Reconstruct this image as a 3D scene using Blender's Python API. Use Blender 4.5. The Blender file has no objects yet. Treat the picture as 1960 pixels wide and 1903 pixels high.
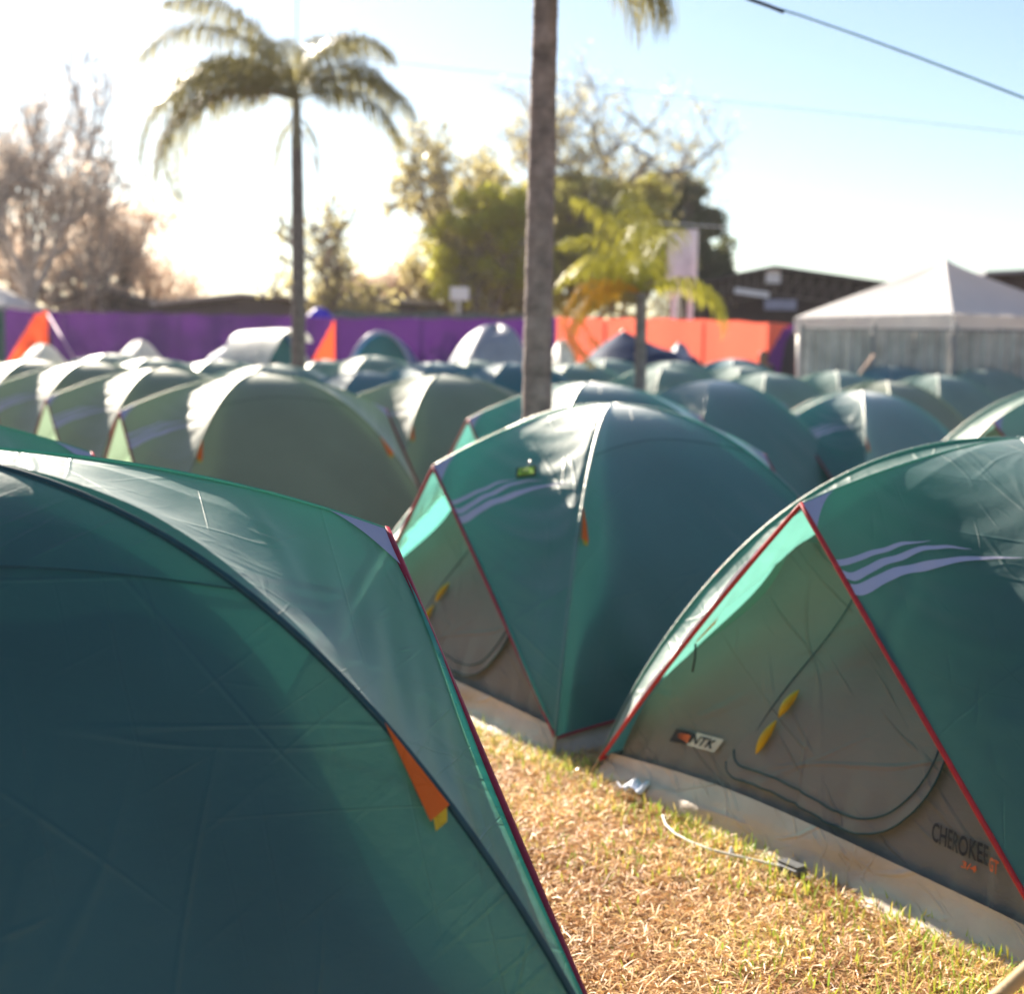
import bpy, math, random
import numpy as np
from mathutils import Vector, Matrix
R = math.radians
scn = bpy.context.scene
# ---------------------------------------------------------------- camera
CAM_F, CAM_P, CAM_R, CAM_Z = 2702.4, 0.09828, 0.0140, 1.563     # focal length (in 1960ths of the frame), pitch, roll, height
f0 = Vector((0, math.cos(CAM_P), -math.sin(CAM_P))); u0 = Vector((0, math.sin(CAM_P), math.cos(CAM_P))); r0 = Vector((1, 0, 0))
rr = r0*math.cos(CAM_R) + u0*math.sin(CAM_R); uu = u0*math.cos(CAM_R) - r0*math.sin(CAM_R)
cd = bpy.data.cameras.new('camera'); cam = bpy.data.objects.new('camera', cd); scn.collection.objects.link(cam)
M = Matrix((rr, uu, -f0)).transposed().to_4x4(); M.translation = Vector((0, 0, CAM_Z)); cam.matrix_world = M
cd.sensor_fit = 'HORIZONTAL'; cd.sensor_width = 36; cd.lens = CAM_F/1960*36
cd.clip_start = .05; cd.clip_end = 3000
cd.dof.use_dof = True; cd.dof.focus_distance = 3.0; cd.dof.aperture_fstop = 2.8; cd.dof.aperture_blades = 0
scn.camera = cam
# ---------------------------------------------------------------- light
SUN_AZ, SUN_EL = R(-30), R(29)          # azimuth from +Y towards +X
w = bpy.data.worlds.new('World'); scn.world = w; w.use_nodes = True
wn = w.node_tree; bg = wn.nodes['Background']
sky = wn.nodes.new('ShaderNodeTexSky'); sky.sky_type = 'NISHITA'; sky.sun_disc = False
sky.sun_elevation = SUN_EL; sky.sun_rotation = SUN_AZ; sky.air_density = 1.0; sky.dust_density = .4; sky.ozone_density = 1.1
wn.links.new(sky.outputs[0], bg.inputs[0]); bg.inputs[1].default_value = .048
sd = bpy.data.lights.new('sun', 'SUN'); sd.energy = 5.0; sd.angle = R(.6); sd.color = (1, .90, .76)
so = bpy.data.objects.new('sun', sd); scn.collection.objects.link(so)
sv = Vector((math.sin(SUN_AZ)*math.cos(SUN_EL), math.cos(SUN_AZ)*math.cos(SUN_EL), math.sin(SUN_EL)))
so.rotation_euler = sv.to_track_quat('Z', 'Y').to_euler(); so.location = (0, 0, 20)
scn.view_settings.view_transform = 'Standard'; scn.view_settings.look = 'None'
scn.view_settings.exposure = 1.80; scn.view_settings.gamma = 1
scn.render.engine = 'CYCLES'
scn.cycles.max_bounces = 8; scn.cycles.transmission_bounces = 6; scn.cycles.diffuse_bounces = 4; scn.cycles.transparent_max_bounces = 8
scn.render.resolution_x = 1024; scn.render.resolution_y = 995
rng = np.random.default_rng(7); random.seed(7)

def W(px, py, d):                        # a point d metres ahead (along +Y) seen at px, py in the 1960 x 1903 frame
    v = f0*CAM_F + rr*(px-980) - uu*(py-951.5)
    return Vector((0, 0, CAM_Z)) + v*(d/v.y)
# ---------------------------------------------------------------- object helpers
def link(o, parent=None):
    scn.collection.objects.link(o)
    if parent is not None: o.parent = parent
    return o
def tag(o, label=None, cat=None, group=None, kind=None):
    if label: o['label'] = label
    if cat: o['category'] = cat
    if group: o['group'] = group
    if kind: o['kind'] = kind
    return o
def empty(name, loc=(0, 0, 0), rz=0):
    o = bpy.data.objects.new(name, None); o.empty_display_size = .2; o.location = loc; o.rotation_euler[2] = rz
    return link(o)
def mesh(name, V, F, mat=None, parent=None, smooth=True, loc=None, rz=0):
    me = bpy.data.meshes.new(name)
    if isinstance(V, np.ndarray): V = V.tolist()
    me.from_pydata(V, [], F if isinstance(F, list) else F.tolist()); me.update()
    o = bpy.data.objects.new(name, me)
    if mat is not None:
        for m in (mat if isinstance(mat, (list, tuple)) else [mat]): me.materials.append(m)
    if smooth: me.polygons.foreach_set('use_smooth', [True]*len(me.polygons))
    if loc is not None: o.location = loc
    o.rotation_euler[2] = rz
    return link(o, parent)
class MB:
    def __init__(s): s.V = []; s.F = []
    def add(s, V, F):
        n = len(s.V); s.V += [tuple(v) for v in V]; s.F += [tuple(i+n for i in f) for f in F]; return s
    def box(s, c, size, rz=0, rx=0, ry=0):
        m = Matrix.Rotation(rz, 3, 'Z') @ Matrix.Rotation(ry, 3, 'Y') @ Matrix.Rotation(rx, 3, 'X'); c = Vector(c)
        V = [c + m @ Vector((x*size[0]/2, y*size[1]/2, z*size[2]/2)) for x in (-1, 1) for y in (-1, 1) for z in (-1, 1)]
        return s.add(V, [(0, 1, 3, 2), (4, 6, 7, 5), (0, 4, 5, 1), (2, 3, 7, 6), (0, 2, 6, 4), (1, 5, 7, 3)])
    def tube(s, pts, rad, n=8, caps=True):
        pts = [Vector(p) for p in pts]; k = len(pts)
        rad = [rad]*k if not hasattr(rad, '__len__') else list(rad)
        V = []; prev = None
        for i, p in enumerate(pts):
            t = (pts[min(i+1, k-1)] - pts[max(i-1, 0)]).normalized()
            if prev is None: a = t.orthogonal().normalized()
            else: a = (prev - t*prev.dot(t)); a = a.normalized() if a.length > 1e-6 else t.orthogonal().normalized()
            prev = a; b = t.cross(a)
            for j in range(n):
                q = 2*math.pi*j/n; V.append(p + (a*math.cos(q) + b*math.sin(q))*rad[i])
        F = [(i*n+j, i*n+(j+1) % n, (i+1)*n+(j+1) % n, (i+1)*n+j) for i in range(k-1) for j in range(n)]
        if caps: F += [tuple(range(n))[::-1], tuple((k-1)*n+j for j in range(n))]
        return s.add(V, F)
    def build(s, name, mat, parent=None, smooth=True, loc=None, rz=0): return mesh(name, s.V, s.F, mat, parent, smooth, loc, rz)
def gridF(nu, nv):                       # faces of a (nv+1) x (nu+1) vertex grid, v the slow index
    i = np.arange(nv)[:, None]*(nu+1) + np.arange(nu)[None]
    return np.stack([i, i+1, i+nu+2, i+nu+1], -1).reshape(-1, 4)
def copy_tree(o, parent=None):
    c = o.copy(); scn.collection.objects.link(c); c.parent = parent
    for ch in [x for x in bpy.data.objects if x.parent == o]: copy_tree(ch, c)
    return c
# ---------------------------------------------------------------- materials
def nm(name):
    m = bpy.data.materials.new(name); m.use_nodes = True; nt = m.node_tree
    return m, nt, nt.nodes['Principled BSDF'], nt.nodes['Material Output']
def N(nt, t, **k):
    n = nt.nodes.new(t)
    for a, b in k.items():
        if a in n.inputs: n.inputs[a].default_value = b
        else: setattr(n, a, b)
    return n
def ramp(nt, fac, stops):
    r = nt.nodes.new('ShaderNodeValToRGB'); cr = r.color_ramp
    while len(cr.elements) < len(stops): cr.elements.new(.5)
    for e, (p, c) in zip(cr.elements, stops): e.position = p; e.color = (*c, 1)
    nt.links.new(fac, r.inputs[0]); return r
def noise(nt, scale, detail=4, vec=None, rough=.55, sc=None):
    n = N(nt, 'ShaderNodeTexNoise', Scale=scale, Detail=detail, Roughness=rough)
    co = nt.nodes.new('ShaderNodeTexCoord'); src = co.outputs['Object']
    if sc:
        mp = nt.nodes.new('ShaderNodeMapping'); mp.inputs['Scale'].default_value = sc; nt.links.new(src, mp.inputs[0]); src = mp.outputs[0]
    nt.links.new(src, n.inputs['Vector']); return n
def plain(name, col, rough=.6, metal=0, var=.15, scale=8, bump=0, bscale=60, spec=.4):
    m, nt, b, out = nm(name)
    n = noise(nt, scale); c2 = tuple(max(0, c*(1-var)) for c in col); c1 = tuple(min(1, c*(1+var)) for c in col)
    r = ramp(nt, n.outputs[0], [(.3, c2), (.7, c1)]); nt.links.new(r.outputs[0], b.inputs['Base Color'])
    b.inputs['Roughness'].default_value = rough; b.inputs['Metallic'].default_value = metal; b.inputs['Specular IOR Level'].default_value = spec
    if bump:
        nb = noise(nt, bscale, 6); bp = N(nt, 'ShaderNodeBump', Strength=bump, Distance=.01); nt.links.new(nb.outputs[0], bp.inputs['Height']); nt.links.new(bp.outputs[0], b.inputs['Normal'])
    return m
def cloth(name, col, tcol, trans=.4, clear=.0, rough=.4, spec=.5, crease=.5, cscale=3.0, var=.12, coat=0, fine=.15, sheen=0):
    """thin woven fabric: reflects, lets light glow through, and lets a little straight through"""
    m, nt, b, out = nm(name); L = nt.links.new
    n = noise(nt, 2.2, 5); c2 = tuple(c*(1-var) for c in col); c1 = tuple(min(1, c*(1+var)) for c in col)
    r = ramp(nt, n.outputs[0], [(.35, c2), (.65, c1)]); L(r.outputs[0], b.inputs['Base Color'])
    b.inputs['Roughness'].default_value = rough; b.inputs['Specular IOR Level'].default_value = spec
    b.inputs['Coat Weight'].default_value = coat; b.inputs['Coat Roughness'].default_value = .3
    # creases: thin ridges where stretched, slanted noise crosses its middle value, present only in patches
    co = nt.nodes.new('ShaderNodeTexCoord'); hs = []
    for q, (rot, scl, wt, wd_) in enumerate((((0, .9, .25), (3.4, .35, .32), 1., .014), ((0, -.55, -.3), (3.0, .3, .30), .8, .013), ((.1, .2, .4), (7.5, .6, .6), .6, .018), ((0, -1.1, .5), (8., .6, .7), .55, .018), ((.1, 1.4, -.4), (6., .5, .5), .6, .016))):
        m0 = nt.nodes.new('ShaderNodeMapping'); m0.inputs['Rotation'].default_value = rot; L(co.outputs['Object'], m0.inputs[0])
        mp = nt.nodes.new('ShaderNodeMapping'); mp.inputs['Scale'].default_value = tuple(x*cscale/2.6 for x in scl); mp.inputs['Location'].default_value = (q*3.1, q*1.7, 0); L(m0.outputs[0], mp.inputs[0])
        v = N(nt, 'ShaderNodeTexNoise', Scale=1.0, Detail=1.5, Roughness=.4); L(mp.outputs[0], v.inputs['Vector'])
        sb = N(nt, 'ShaderNodeMath', operation='SUBTRACT'); L(v.outputs[0], sb.inputs[0]); sb.inputs[1].default_value = .5; ab = N(nt, 'ShaderNodeMath', operation='ABSOLUTE'); L(sb.outputs[0], ab.inputs[0])
        mr = N(nt, 'ShaderNodeMapRange', interpolation_type='SMOOTHSTEP'); mr.inputs['From Max'].default_value = wd_; mr.inputs['To Min'].default_value = wt; mr.inputs['To Max'].default_value = 0; L(ab.outputs[0], mr.inputs[0])
        gate = N(nt, 'ShaderNodeTexNoise', Scale=cscale*.9, Detail=1); L(mp.outputs[0], gate.inputs['Vector'])
        g2 = N(nt, 'ShaderNodeMapRange'); g2.inputs['From Min'].default_value = .47; g2.inputs['From Max'].default_value = .62; L(gate.outputs[0], g2.inputs[0])
        mu = N(nt, 'ShaderNodeMath', operation='MULTIPLY'); L(mr.outputs[0], mu.inputs[0]); L(g2.outputs[0], mu.inputs[1])
        if hs: a_ = N(nt, 'ShaderNodeMath', operation='ADD'); L(hs[-1], a_.inputs[0]); L(mu.outputs[0], a_.inputs[1]); hs.append(a_.outputs[0])
        else: hs.append(mu.outputs[0])
    ad = N(nt, 'ShaderNodeMath', operation='ADD'); L(hs[-1], ad.inputs[0]); ad.inputs[1].default_value = 0
    b1 = N(nt, 'ShaderNodeBump', Strength=crease, Distance=.006); L(ad.outputs[0], b1.inputs['Height'])
    cr = noise(nt, 7, 6, rough=.6, sc=(1, 1, 2.2)); b2 = N(nt, 'ShaderNodeBump', Strength=.38*crease, Distance=.02); L(cr.outputs[0], b2.inputs['Height']); L(b1.outputs[0], b2.inputs['Normal'])
    fi = noise(nt, 45, 3); b3 = N(nt, 'ShaderNodeBump', Strength=fine, Distance=.003); L(fi.outputs[0], b3.inputs['Height']); L(b2.outputs[0], b3.inputs['Normal'])
    L(b3.outputs[0], b.inputs['Normal'])
    tr = N(nt, 'ShaderNodeBsdfTranslucent'); tr.inputs[0].default_value = (*tcol, 1); L(b2.outputs[0], tr.inputs['Normal'])
    ms = N(nt, 'ShaderNodeMixShader'); ms.inputs[0].default_value = trans; L(b.outputs[0], ms.inputs[1]); L(tr.outputs[0], ms.inputs[2]); last = ms
    if sheen:
        gl = N(nt, 'ShaderNodeBsdfGlossy', Roughness=.56); gl.inputs[0].default_value = (1, .97, .9, 1); L(b2.outputs[0], gl.inputs['Normal'])
        lw = N(nt, 'ShaderNodeLayerWeight', Blend=.5); pw = N(nt, 'ShaderNodeMath', operation='POWER'); L(lw.outputs['Facing'], pw.inputs[0]); pw.inputs[1].default_value = 3; mm = N(nt, 'ShaderNodeMath', operation='MULTIPLY'); L(pw.outputs[0], mm.inputs[0]); mm.inputs[1].default_value = sheen
        m3 = N(nt, 'ShaderNodeMixShader'); L(mm.outputs[0], m3.inputs[0]); L(last.outputs[0], m3.inputs[1]); L(gl.outputs[0], m3.inputs[2]); last = m3
    if clear:
        tp = N(nt, 'ShaderNodeBsdfTransparent'); tp.inputs[0].default_value = (*[min(1, t*1.3) for t in tcol], 1)
        m2 = N(nt, 'ShaderNodeMixShader'); m2.inputs[0].default_value = clear; L(last.outputs[0], m2.inputs[1]); L(tp.outputs[0], m2.inputs[2]); last = m2
    L(last.outputs[0], out.inputs['Surface']); return m
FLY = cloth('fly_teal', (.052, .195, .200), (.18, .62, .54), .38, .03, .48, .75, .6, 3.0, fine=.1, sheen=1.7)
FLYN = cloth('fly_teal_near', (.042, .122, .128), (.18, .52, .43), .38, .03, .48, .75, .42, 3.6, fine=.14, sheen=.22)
SAGE = cloth('fly_sage_green', (.27, .31, .22), (.34, .48, .32), .38, .03, .5, .75, .3, 2.5, fine=.1, sheen=.5)  # paler, greyer green than the teal fly
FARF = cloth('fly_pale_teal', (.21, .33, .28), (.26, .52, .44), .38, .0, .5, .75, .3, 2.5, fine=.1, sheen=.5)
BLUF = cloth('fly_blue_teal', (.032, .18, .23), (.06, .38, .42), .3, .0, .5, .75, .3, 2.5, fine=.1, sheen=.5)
LITEDGE = cloth('fly_lit_edge', (.06, .38, .33), (.2, .75, .6), .5, .0, .4, .5, .6, 8)  # brighter turquoise: light through the awning edge, put into the colour
INNER = cloth('inner_grey', (.30, .26, .23), (.40, .42, .31), .36, .0, .75, .3, 1.2, 3.2, .08)
INBODY = cloth('inner_body', (.15, .16, .14), (.3, .34, .26), .35, .0, .75, .3, .2, 3.0, .08)
TUB = cloth('groundsheet_grey', (.52, .43, .35), (.2, .2, .2), .05, .0, .6, .4, .9, 5, .2, 0, .6)
WHITE = cloth('printed_white', (.50, .48, .62), (.5, .5, .6), .15, .0, .5, .4, .3, 3.0, .06)
LAV = cloth('corner_white', (.44, .43, .62), (.5, .5, .6), .25, .0, .45, .4, .3, 3.0, .06)
ORANGE = cloth('orange_webbing', (.90, .20, .02), (1, .30, .03), .45, .0, .5, .4, .4, 9, .08)
YEL = cloth('yellow_tie', (.70, .45, .02), (.8, .5, .05), .3, .0, .5, .4, .6, 20, .15)
RED = plain('red_piping', (.42, .02, .025), .5, var=.2, scale=30)
DRED = plain('dark_red_piping', (.28, .018, .04), .5, var=.2, scale=30)
SEAM = plain('pole_sleeve_teal', (.012, .055, .065), .5, var=.2, scale=30)
BLACK = plain('black_print', (.02, .02, .022), .6)
OPRINT = plain('orange_print', (.7, .14, .03), .6)
SILVER = plain('silver_print', (.55, .52, .42), .45, var=.1)
METAL = plain('steel', (.45, .44, .42), .35, 1.0)
TANPOLE = plain('tan_pole', (.45, .30, .13), .45)
DARK = plain('interior_shade', (.02, .022, .03), .8)  # near-black painted in for the shade inside open tents
# ---------------------------------------------------------------- where every small tent stands
TENTS = {}
def T(key, x, y, a, dz, h=1.375, pa=1.02, zp=1.11, bow=.0, p=2.2, q=1.17, m=1.78): TENTS[key] = dict(x=x, y=y, a=a, dz=dz, h=h, pa=pa, zp=zp, bow=bow, p=p, q=q, m=m)
T('M', .493, 6.989, 213.0, -.045, 1.388, 1.021, 1.109, .03, 2.09, 1.20, 1.78)
T('R', 1.770, 4.916, 211.4, -.041, 1.348, 1.016, 1.161, -.02, 2.25, 1.19, 1.60)
T('L', -1.131, 2.328, 35.5, .060, 1.343, 1.066, 1.139, 0, 2.36, 1.15, 1.96)
T('L2', -2.38, 4.44, 35.5, .060, 1.343, 1.066, 1.139, 0, 2.36, 1.15, 1.96)
T('B', -1.847, 10.291, 210.9, .046); T('T2', -3.153, 12.674, 214.2, .048); T('E', .573, 10.572, 208.8, .012); T('G', 3.642, 14.849, 214.8, -.114)
FAR = []   # key, top px, top py, distance, turn, fabric
def TF(key, px, py, d, a=212, fab='far', hh=1.375):
    P = W(px, py, d); T(key, P.x, d, a, P.z-hh); FAR.append((key, fab))
TF('T3', 175, 694, 14.9, 212, 'sage'); TF('T4', 66, 690, 17.4, 212, 'sage'); TF('T5', 295, 686, 18.5, 212, 'far'); TF('T6', 419, 690, 19.0, 212, 'far')
TF('T7', 525, 698, 16.8, 212, 'far'); TF('T8', 213, 678, 23.5, 212, 'far'); TF('T9', 700, 713, 16.6, 210, 'blue'); TF('T10', 714, 682, 21.5, 212, 'far')
TF('T11', 846, 719, 13.6, 212, 'sage'); TF('T12', 834, 694, 18.6, 212, 'blue'); TF('T13', 981, 694, 17.2, 212, 'blue'); TF('T14', 1100, 697, 18.0, 212, 'far')
TF('T15', 1159, 687, 22.0, 212, 'far'); TF('T16', 1272, 703, 17.4, 212, 'far'); TF('T17', 1290, 692, 21.5, 212, 'far'); TF('F', 1363, 728, 14.3, 212, 'blue2')
TF('T18', 1405, 687, 26.0, 212, 'blue'); TF('T19', 1421, 702, 21.5, 212, 'far'); TF('T20', 1468, 715, 18.6, 212, 'far'); TF('T21', 1599, 711, 20.5, 212, 'far')
TF('T22', 1707, 701, 24.0, 212, 'blue'); TF('T23', 1697, 731, 17.2, 212, 'sage'); TF('T24', 1793, 718, 20.0, 212, 'far'); TF('T25', 1884, 707, 24.0, 212, 'far')
TF('H', 2065, 738, 10.8, 214, 'far'); TF('T26', 620, 689, 24.0, 212, 'far'); TF('T27', 905, 690, 23.0, 212, 'far'); TF('T28', -40, 690, 20, 212, 'sage')
AX = np.array([[t['x'], t['y'], t['dz']] for t in TENTS.values()] + [[0, 3.2, -.02], [.3, 1, 0], [-3, .5, .05], [4, 1, -.05], [0, 0, 0], [-14, 27, .12], [0, 28, .12], [12, 26, .05], [8, 16, -.05], [-12, 12, .08], [0, 60, .2], [-60, 60, .2], [60, 60, .1]])
def ground(x, y):
    x = np.asarray(x, float); y = np.asarray(y, float)
    d2 = (x[..., None]-AX[:, 0])**2 + (y[..., None]-AX[:, 1])**2 + .35
    wt = d2**-1.8; return (wt*AX[:, 2]).sum(-1)/wt.sum(-1)
for t in TENTS.values(): t['dz'] = float(ground(t['x'], t['y'])) if t['y'] > 13 else t['dz']
# ---------------------------------------------------------------- ground
def make_ground():
    m, nt, b, out = nm('dry_turf'); L = nt.links.new
    n1 = noise(nt, .9, 6); n2 = noise(nt, 55, 6, rough=.7)
    r1 = ramp(nt, n2.outputs[0], [(.3, (.06, .025, .010)), (.55, (.22, .11, .04)), (.75, (.5, .32, .14))])
    r2 = ramp(nt, n1.outputs[0], [(.5, (1, 1, 1)), (.7, (.75, .95, .45))])
    mx = N(nt, 'ShaderNodeMixRGB', blend_type='MULTIPLY'); mx.inputs[0].default_value = 1; L(r1.outputs[0], mx.inputs[1]); L(r2.outputs[0], mx.inputs[2]); L(mx.outputs[0], b.inputs['Base Color'])
    b.inputs['Roughness'].default_value = .95
    bp = N(nt, 'ShaderNodeBump', Strength=.8, Distance=.02); L(n2.outputs[0], bp.inputs['Height']); L(bp.outputs[0], b.inputs['Normal'])
    c = np.concatenate([-np.geomspace(400, 8, 24), np.linspace(-7.6, 7.6, 96), np.geomspace(8, 400, 24)])
    yy = np.concatenate([-np.geomspace(200, 2, 16), np.linspace(-1.8, 30, 200), np.geomspace(30.6, 900, 24)])
    X, Y = np.meshgrid(c, yy); Z = ground(X, Y)
    tag(mesh('ground', np.stack([X, Y, Z], -1).reshape(-1, 3), gridF(len(c)-1, len(yy)-1), m), kind='structure')
make_ground()
# ---------------------------------------------------------------- the small dome tents
RB = 1.05
def vmax(d):
    lo, hi = .5, 1.0
    for _ in range(40):
        mid = (lo+hi)/2
        if d['h']*math.cos(mid*math.pi/2)**(2/d['q']) > .085: lo = mid
        else: hi = mid
    return lo
def disp(x, y, z, seed, amp):
    r = np.random.default_rng(seed); o = 0
    for k in range(7):
        a, b_, c = r.normal(size=3)*[3, 3, 3.5]; o = o + np.sin(a*x+b_*y+c*z+r.uniform(0, 6))*.0035
    # long soft folds in a handful of directions, each only over part of the cloth
    for k in range(10):
        n = r.normal(size=3); n /= np.linalg.norm(n); c = np.array([r.uniform(-1, 1), r.uniform(-1, 1), r.uniform(.1, 1.2)])
        t = n[0]*(x-c[0])+n[1]*(y-c[1])+n[2]*(z-c[2]); tt = (x-c[0])**2+(y-c[1])**2+(z-c[2])**2
        o = o + r.choice([-1, 1])*.005*np.exp(-(t/.022)**2)*np.exp(-tt/.12)
    return o*amp
def offset(P, A, nu, nv):
    """push a grid of points along its own normals by A"""
    G = P.reshape(nv+1, nu+1, 3); gu = np.gradient(G, axis=1); gv = np.gradient(G, axis=0); n = np.cross(gu, gv)
    l = np.linalg.norm(n, axis=-1, keepdims=True); n = n/np.maximum(l, 1e-9)
    c = G - np.array([0, 0, .3]); sg = np.sign((n*c).sum(-1, keepdims=True)); sg[sg == 0] = 1; n = n*sg; n[l[..., 0] < 1e-9] = (0, 0, 1)
    return (G + n*A.reshape(nv+1, nu+1, 1)).reshape(-1, 3)
def panel_pt(d, sx, sy, u, v):           # awning half: u from ridge (0) to pole (1), v from the crown (0) to the open edge (1)
    u, v = np.broadcast_arrays(np.asarray(u, float), np.asarray(v, float))
    th = v*d['vm']*math.pi/2; r = RB*np.sin(th)**(2/d['p']); A = np.stack([r, sy*r, d['h']*np.cos(th)**(2/d['q'])], -1)
    G = np.stack([d['pa']*v, 0*v, d['h']+(d['zp']-d['h'])*v**d['m']], -1)
    P = G + (A-G)*u[..., None]; k = (d['bow']*4*u*(1-u)*v**5)[..., None]
    sag = ((.03 if (sy < 0) == (d['a'] > 100) else -.012)*4*u*(1-u)*np.sin(math.pi*np.clip(v, 0, 1))**1.0)[..., None]
    ph = (.38*u+.7*v)*46+1.6*np.sin(v*5+u*3)+sy; fo = (.0075*np.sin(ph)*(.6+.4*np.sin(ph*.37+1)) + .003*np.sin(ph*2.3))*np.clip(4*u*(1-u), 0, 1)*np.clip((v-.25)*2.2, 0, 1)*np.clip((1-v)*5, 0, 1)
    P = P + k*np.array([-.6, -.8*sy, 0]) + fo[..., None]*np.array([.3, .45*sy, .84]) - sag*np.array([.25, .35*sy, .9]); P[..., 0] *= sx; P[..., 1] *= 1
    return P
def side_pt(d, sy, u, v):                # u -1 back .. 1 front
    u, v = np.broadcast_arrays(np.asarray(u, float), np.asarray(v, float))
    th = v*d['vm']*math.pi/2; r = RB*np.sin(th)**(2/d['p']); z = d['h']*np.cos(th)**(2/d['q']) + .07*(1-u*u)*v**6
    ph = (.55*u+.8*v)*26+1.5*np.sin(v*4+u*2); sag = .02*(1-u*u)*np.sin(math.pi*v) + .0055*np.sin(ph)*np.clip((v-.4)*3, 0, 1)*np.clip((1-abs(u))*3, 0, 1)*(.5+.5*np.sin(ph*.31))
    return np.stack([u*r, sy*(r-sag), z], -1)
def recess(t): return .22*np.exp(-((np.asarray(t, float)-.47)/.13)**2)
def wall_pt(d, w_, t, out=0.):
    w_, t = np.broadcast_arrays(np.asarray(w_, float), np.asarray(t, float)); th = t*math.pi/2
    r = (RB-.045)*np.sin(th)**(2/d['p']); z = (d['h']-.045)*np.cos(th)**(2/d['q'])
    fold = (.007*np.sin(w_*44+3*np.sin(w_*7)) + .003*np.sin(w_*97+t*9))*np.clip((t-.70)/.15, 0, 1) + .008*np.sin(w_*9+t*4)*np.sin(math.pi*t)
    return np.stack([r*(1-.35*recess(t))+fold+out, w_*r*(1-recess(t)), z+out*.35], -1)
def make_tent(key, label, fab, res=70, amp=1., detail=True, near=1, red=None, full=False, group=None):
    d = TENTS[key]; d['vm'] = vmax(d); red = red or RED
    root = empty('dome_tent', (d['x'], d['y'], d['dz']), R(d['a'])); tag(root, label, 'tent', group)
    seed = sum(map(ord, key))
    def sheet(name, P, nu, nv, mat, parent, a=amp, s=0):
        if a: P = offset(P, disp(P[:, 0], P[:, 1], P[:, 2], seed+s, a), nu, nv)
        return mesh(name, P, gridF(nu, nv), mat, parent)
    nu, nv = res, int(res*1.3); U, V_ = np.meshgrid(np.linspace(0, 1, nu+1), np.linspace(.002, 1, nv+1)); pan = {}
    for sx in (1, -1):
        for sy in (1, -1):
            P = panel_pt(d, sx, sy, U, V_).reshape(-1, 3)
            e = np.clip(np.minimum(np.minimum(U, 1-U)*8, V_*4), 0, 1).reshape(-1)
            P = offset(P, disp(P[:, 0], P[:, 1], P[:, 2], seed+sx*3+sy, amp)*e, nu, nv)
            # the doubled corner piece at the peak is a part of its own
            pan[sx, sy] = mesh('awning_panel', P, gridF(nu, nv), fab, root)
    def on_panel(sx, sy, u, v, off=.003):
        u = np.asarray(u, float); v = np.asarray(v, float); e = 1e-3
        P = panel_pt(d, sx, sy, u, v); n = np.cross(panel_pt(d, sx, sy, u+e, v)-P, panel_pt(d, sx, sy, u, v+e)-P); n /= np.linalg.norm(n, axis=-1, keepdims=True)+1e-12
        n *= np.where(n[..., 2:3] < 0, -1, 1); s = n.copy()
        ee = np.clip(np.minimum(np.minimum(u, 1-u)*8, v*4), 0, 1)
        return P + n*((disp(P[..., 0], P[..., 1], P[..., 2], seed+sx*3+sy, amp)*ee)[..., None] + off)
    US, VS = np.meshgrid(np.linspace(-1, 1, nu+1), np.linspace(.002, 1, nv+1))
    for sy in (1, -1):
        P = side_pt(d, sy, US, VS).reshape(-1, 3); e = np.clip((1-abs(US))*6, 0, 1).reshape(-1)*np.clip(VS*4, 0, 1).reshape(-1)
        P = offset(P, disp(P[:, 0], P[:, 1], P[:, 2], seed+11+sy, amp)*e, nu, nv)
        mesh('side_panel', P, gridF(nu, nv), fab, root)
    # pole sleeves along the four arcs, and ridge seams
    for sx in (1, -1):
        for sy in (1, -1):
            v = np.linspace(0, 1, 40); mb = MB().tube(panel_pt(d, sx, sy, np.ones(40), v), .007 if near else .009, 6); mb.build('pole_sleeve', SEAM if key == 'L' and sx == 1 else fab, root)
            C = panel_pt(d, sx, sy, np.array([1.]), np.array([1.]))[0]
            MB().tube([C+np.array([0, 0, .01]), C+np.array([sx*.03, sy*.03, -.075])], [.006, .005], 6).build('pole_tip', TANPOLE, root)
    for sx in (1, -1):
        pts = [panel_pt(d, sx, 1, np.array([1-k/24]), np.array([1.]))[0] for k in range(25)] + [panel_pt(d, sx, -1, np.array([k/24]), np.array([1.]))[0] for k in range(1, 25)]
        MB().tube(pts, (.0095 if key == 'L' else .0085) if near else .008, 6).build('piping', red, root)
        pts = [panel_pt(d, sx, 1, np.array([0.]), np.array([v]))[0]+np.array([0, 0, .002]) for v in np.linspace(0, 1, 30)]
        MB().tube(pts, .004, 5).build('ridge_seam', fab, root)
    for sy in (1, -1):
        pts = side_pt(d, sy, np.linspace(-1, 1, 40), np.ones(40)); MB().tube(pts, .0055, 6).build('hem_piping', red, root)
    if near and detail:
        for sy in (1, -1):
            MB().tube(side_pt(d, sy, np.linspace(-.97, .97, 40), .27+.05*np.linspace(-1, 1, 40)**2)+np.array([0, sy*.002, .003]), .0016, 4).build('seam', SEAM, root)
    # lavender white corner piece at each peak
    for sx in (1, -1):
        for sy in (1, -1):
            nu_, nv_ = 8, 16; u_, v_ = np.meshgrid(np.linspace(0, 1, nu_+1), np.linspace(0, 1, nv_+1))
            vv = .86 + .14*v_*.999; um = .07*np.clip((v_), 0, 1)**1.6
            mesh('corner_patch', on_panel(sx, sy, u_*um+.0008, vv, .0035).reshape(-1, 3), gridF(nu_, nv_), LAV, pan[sx, sy])
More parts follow.
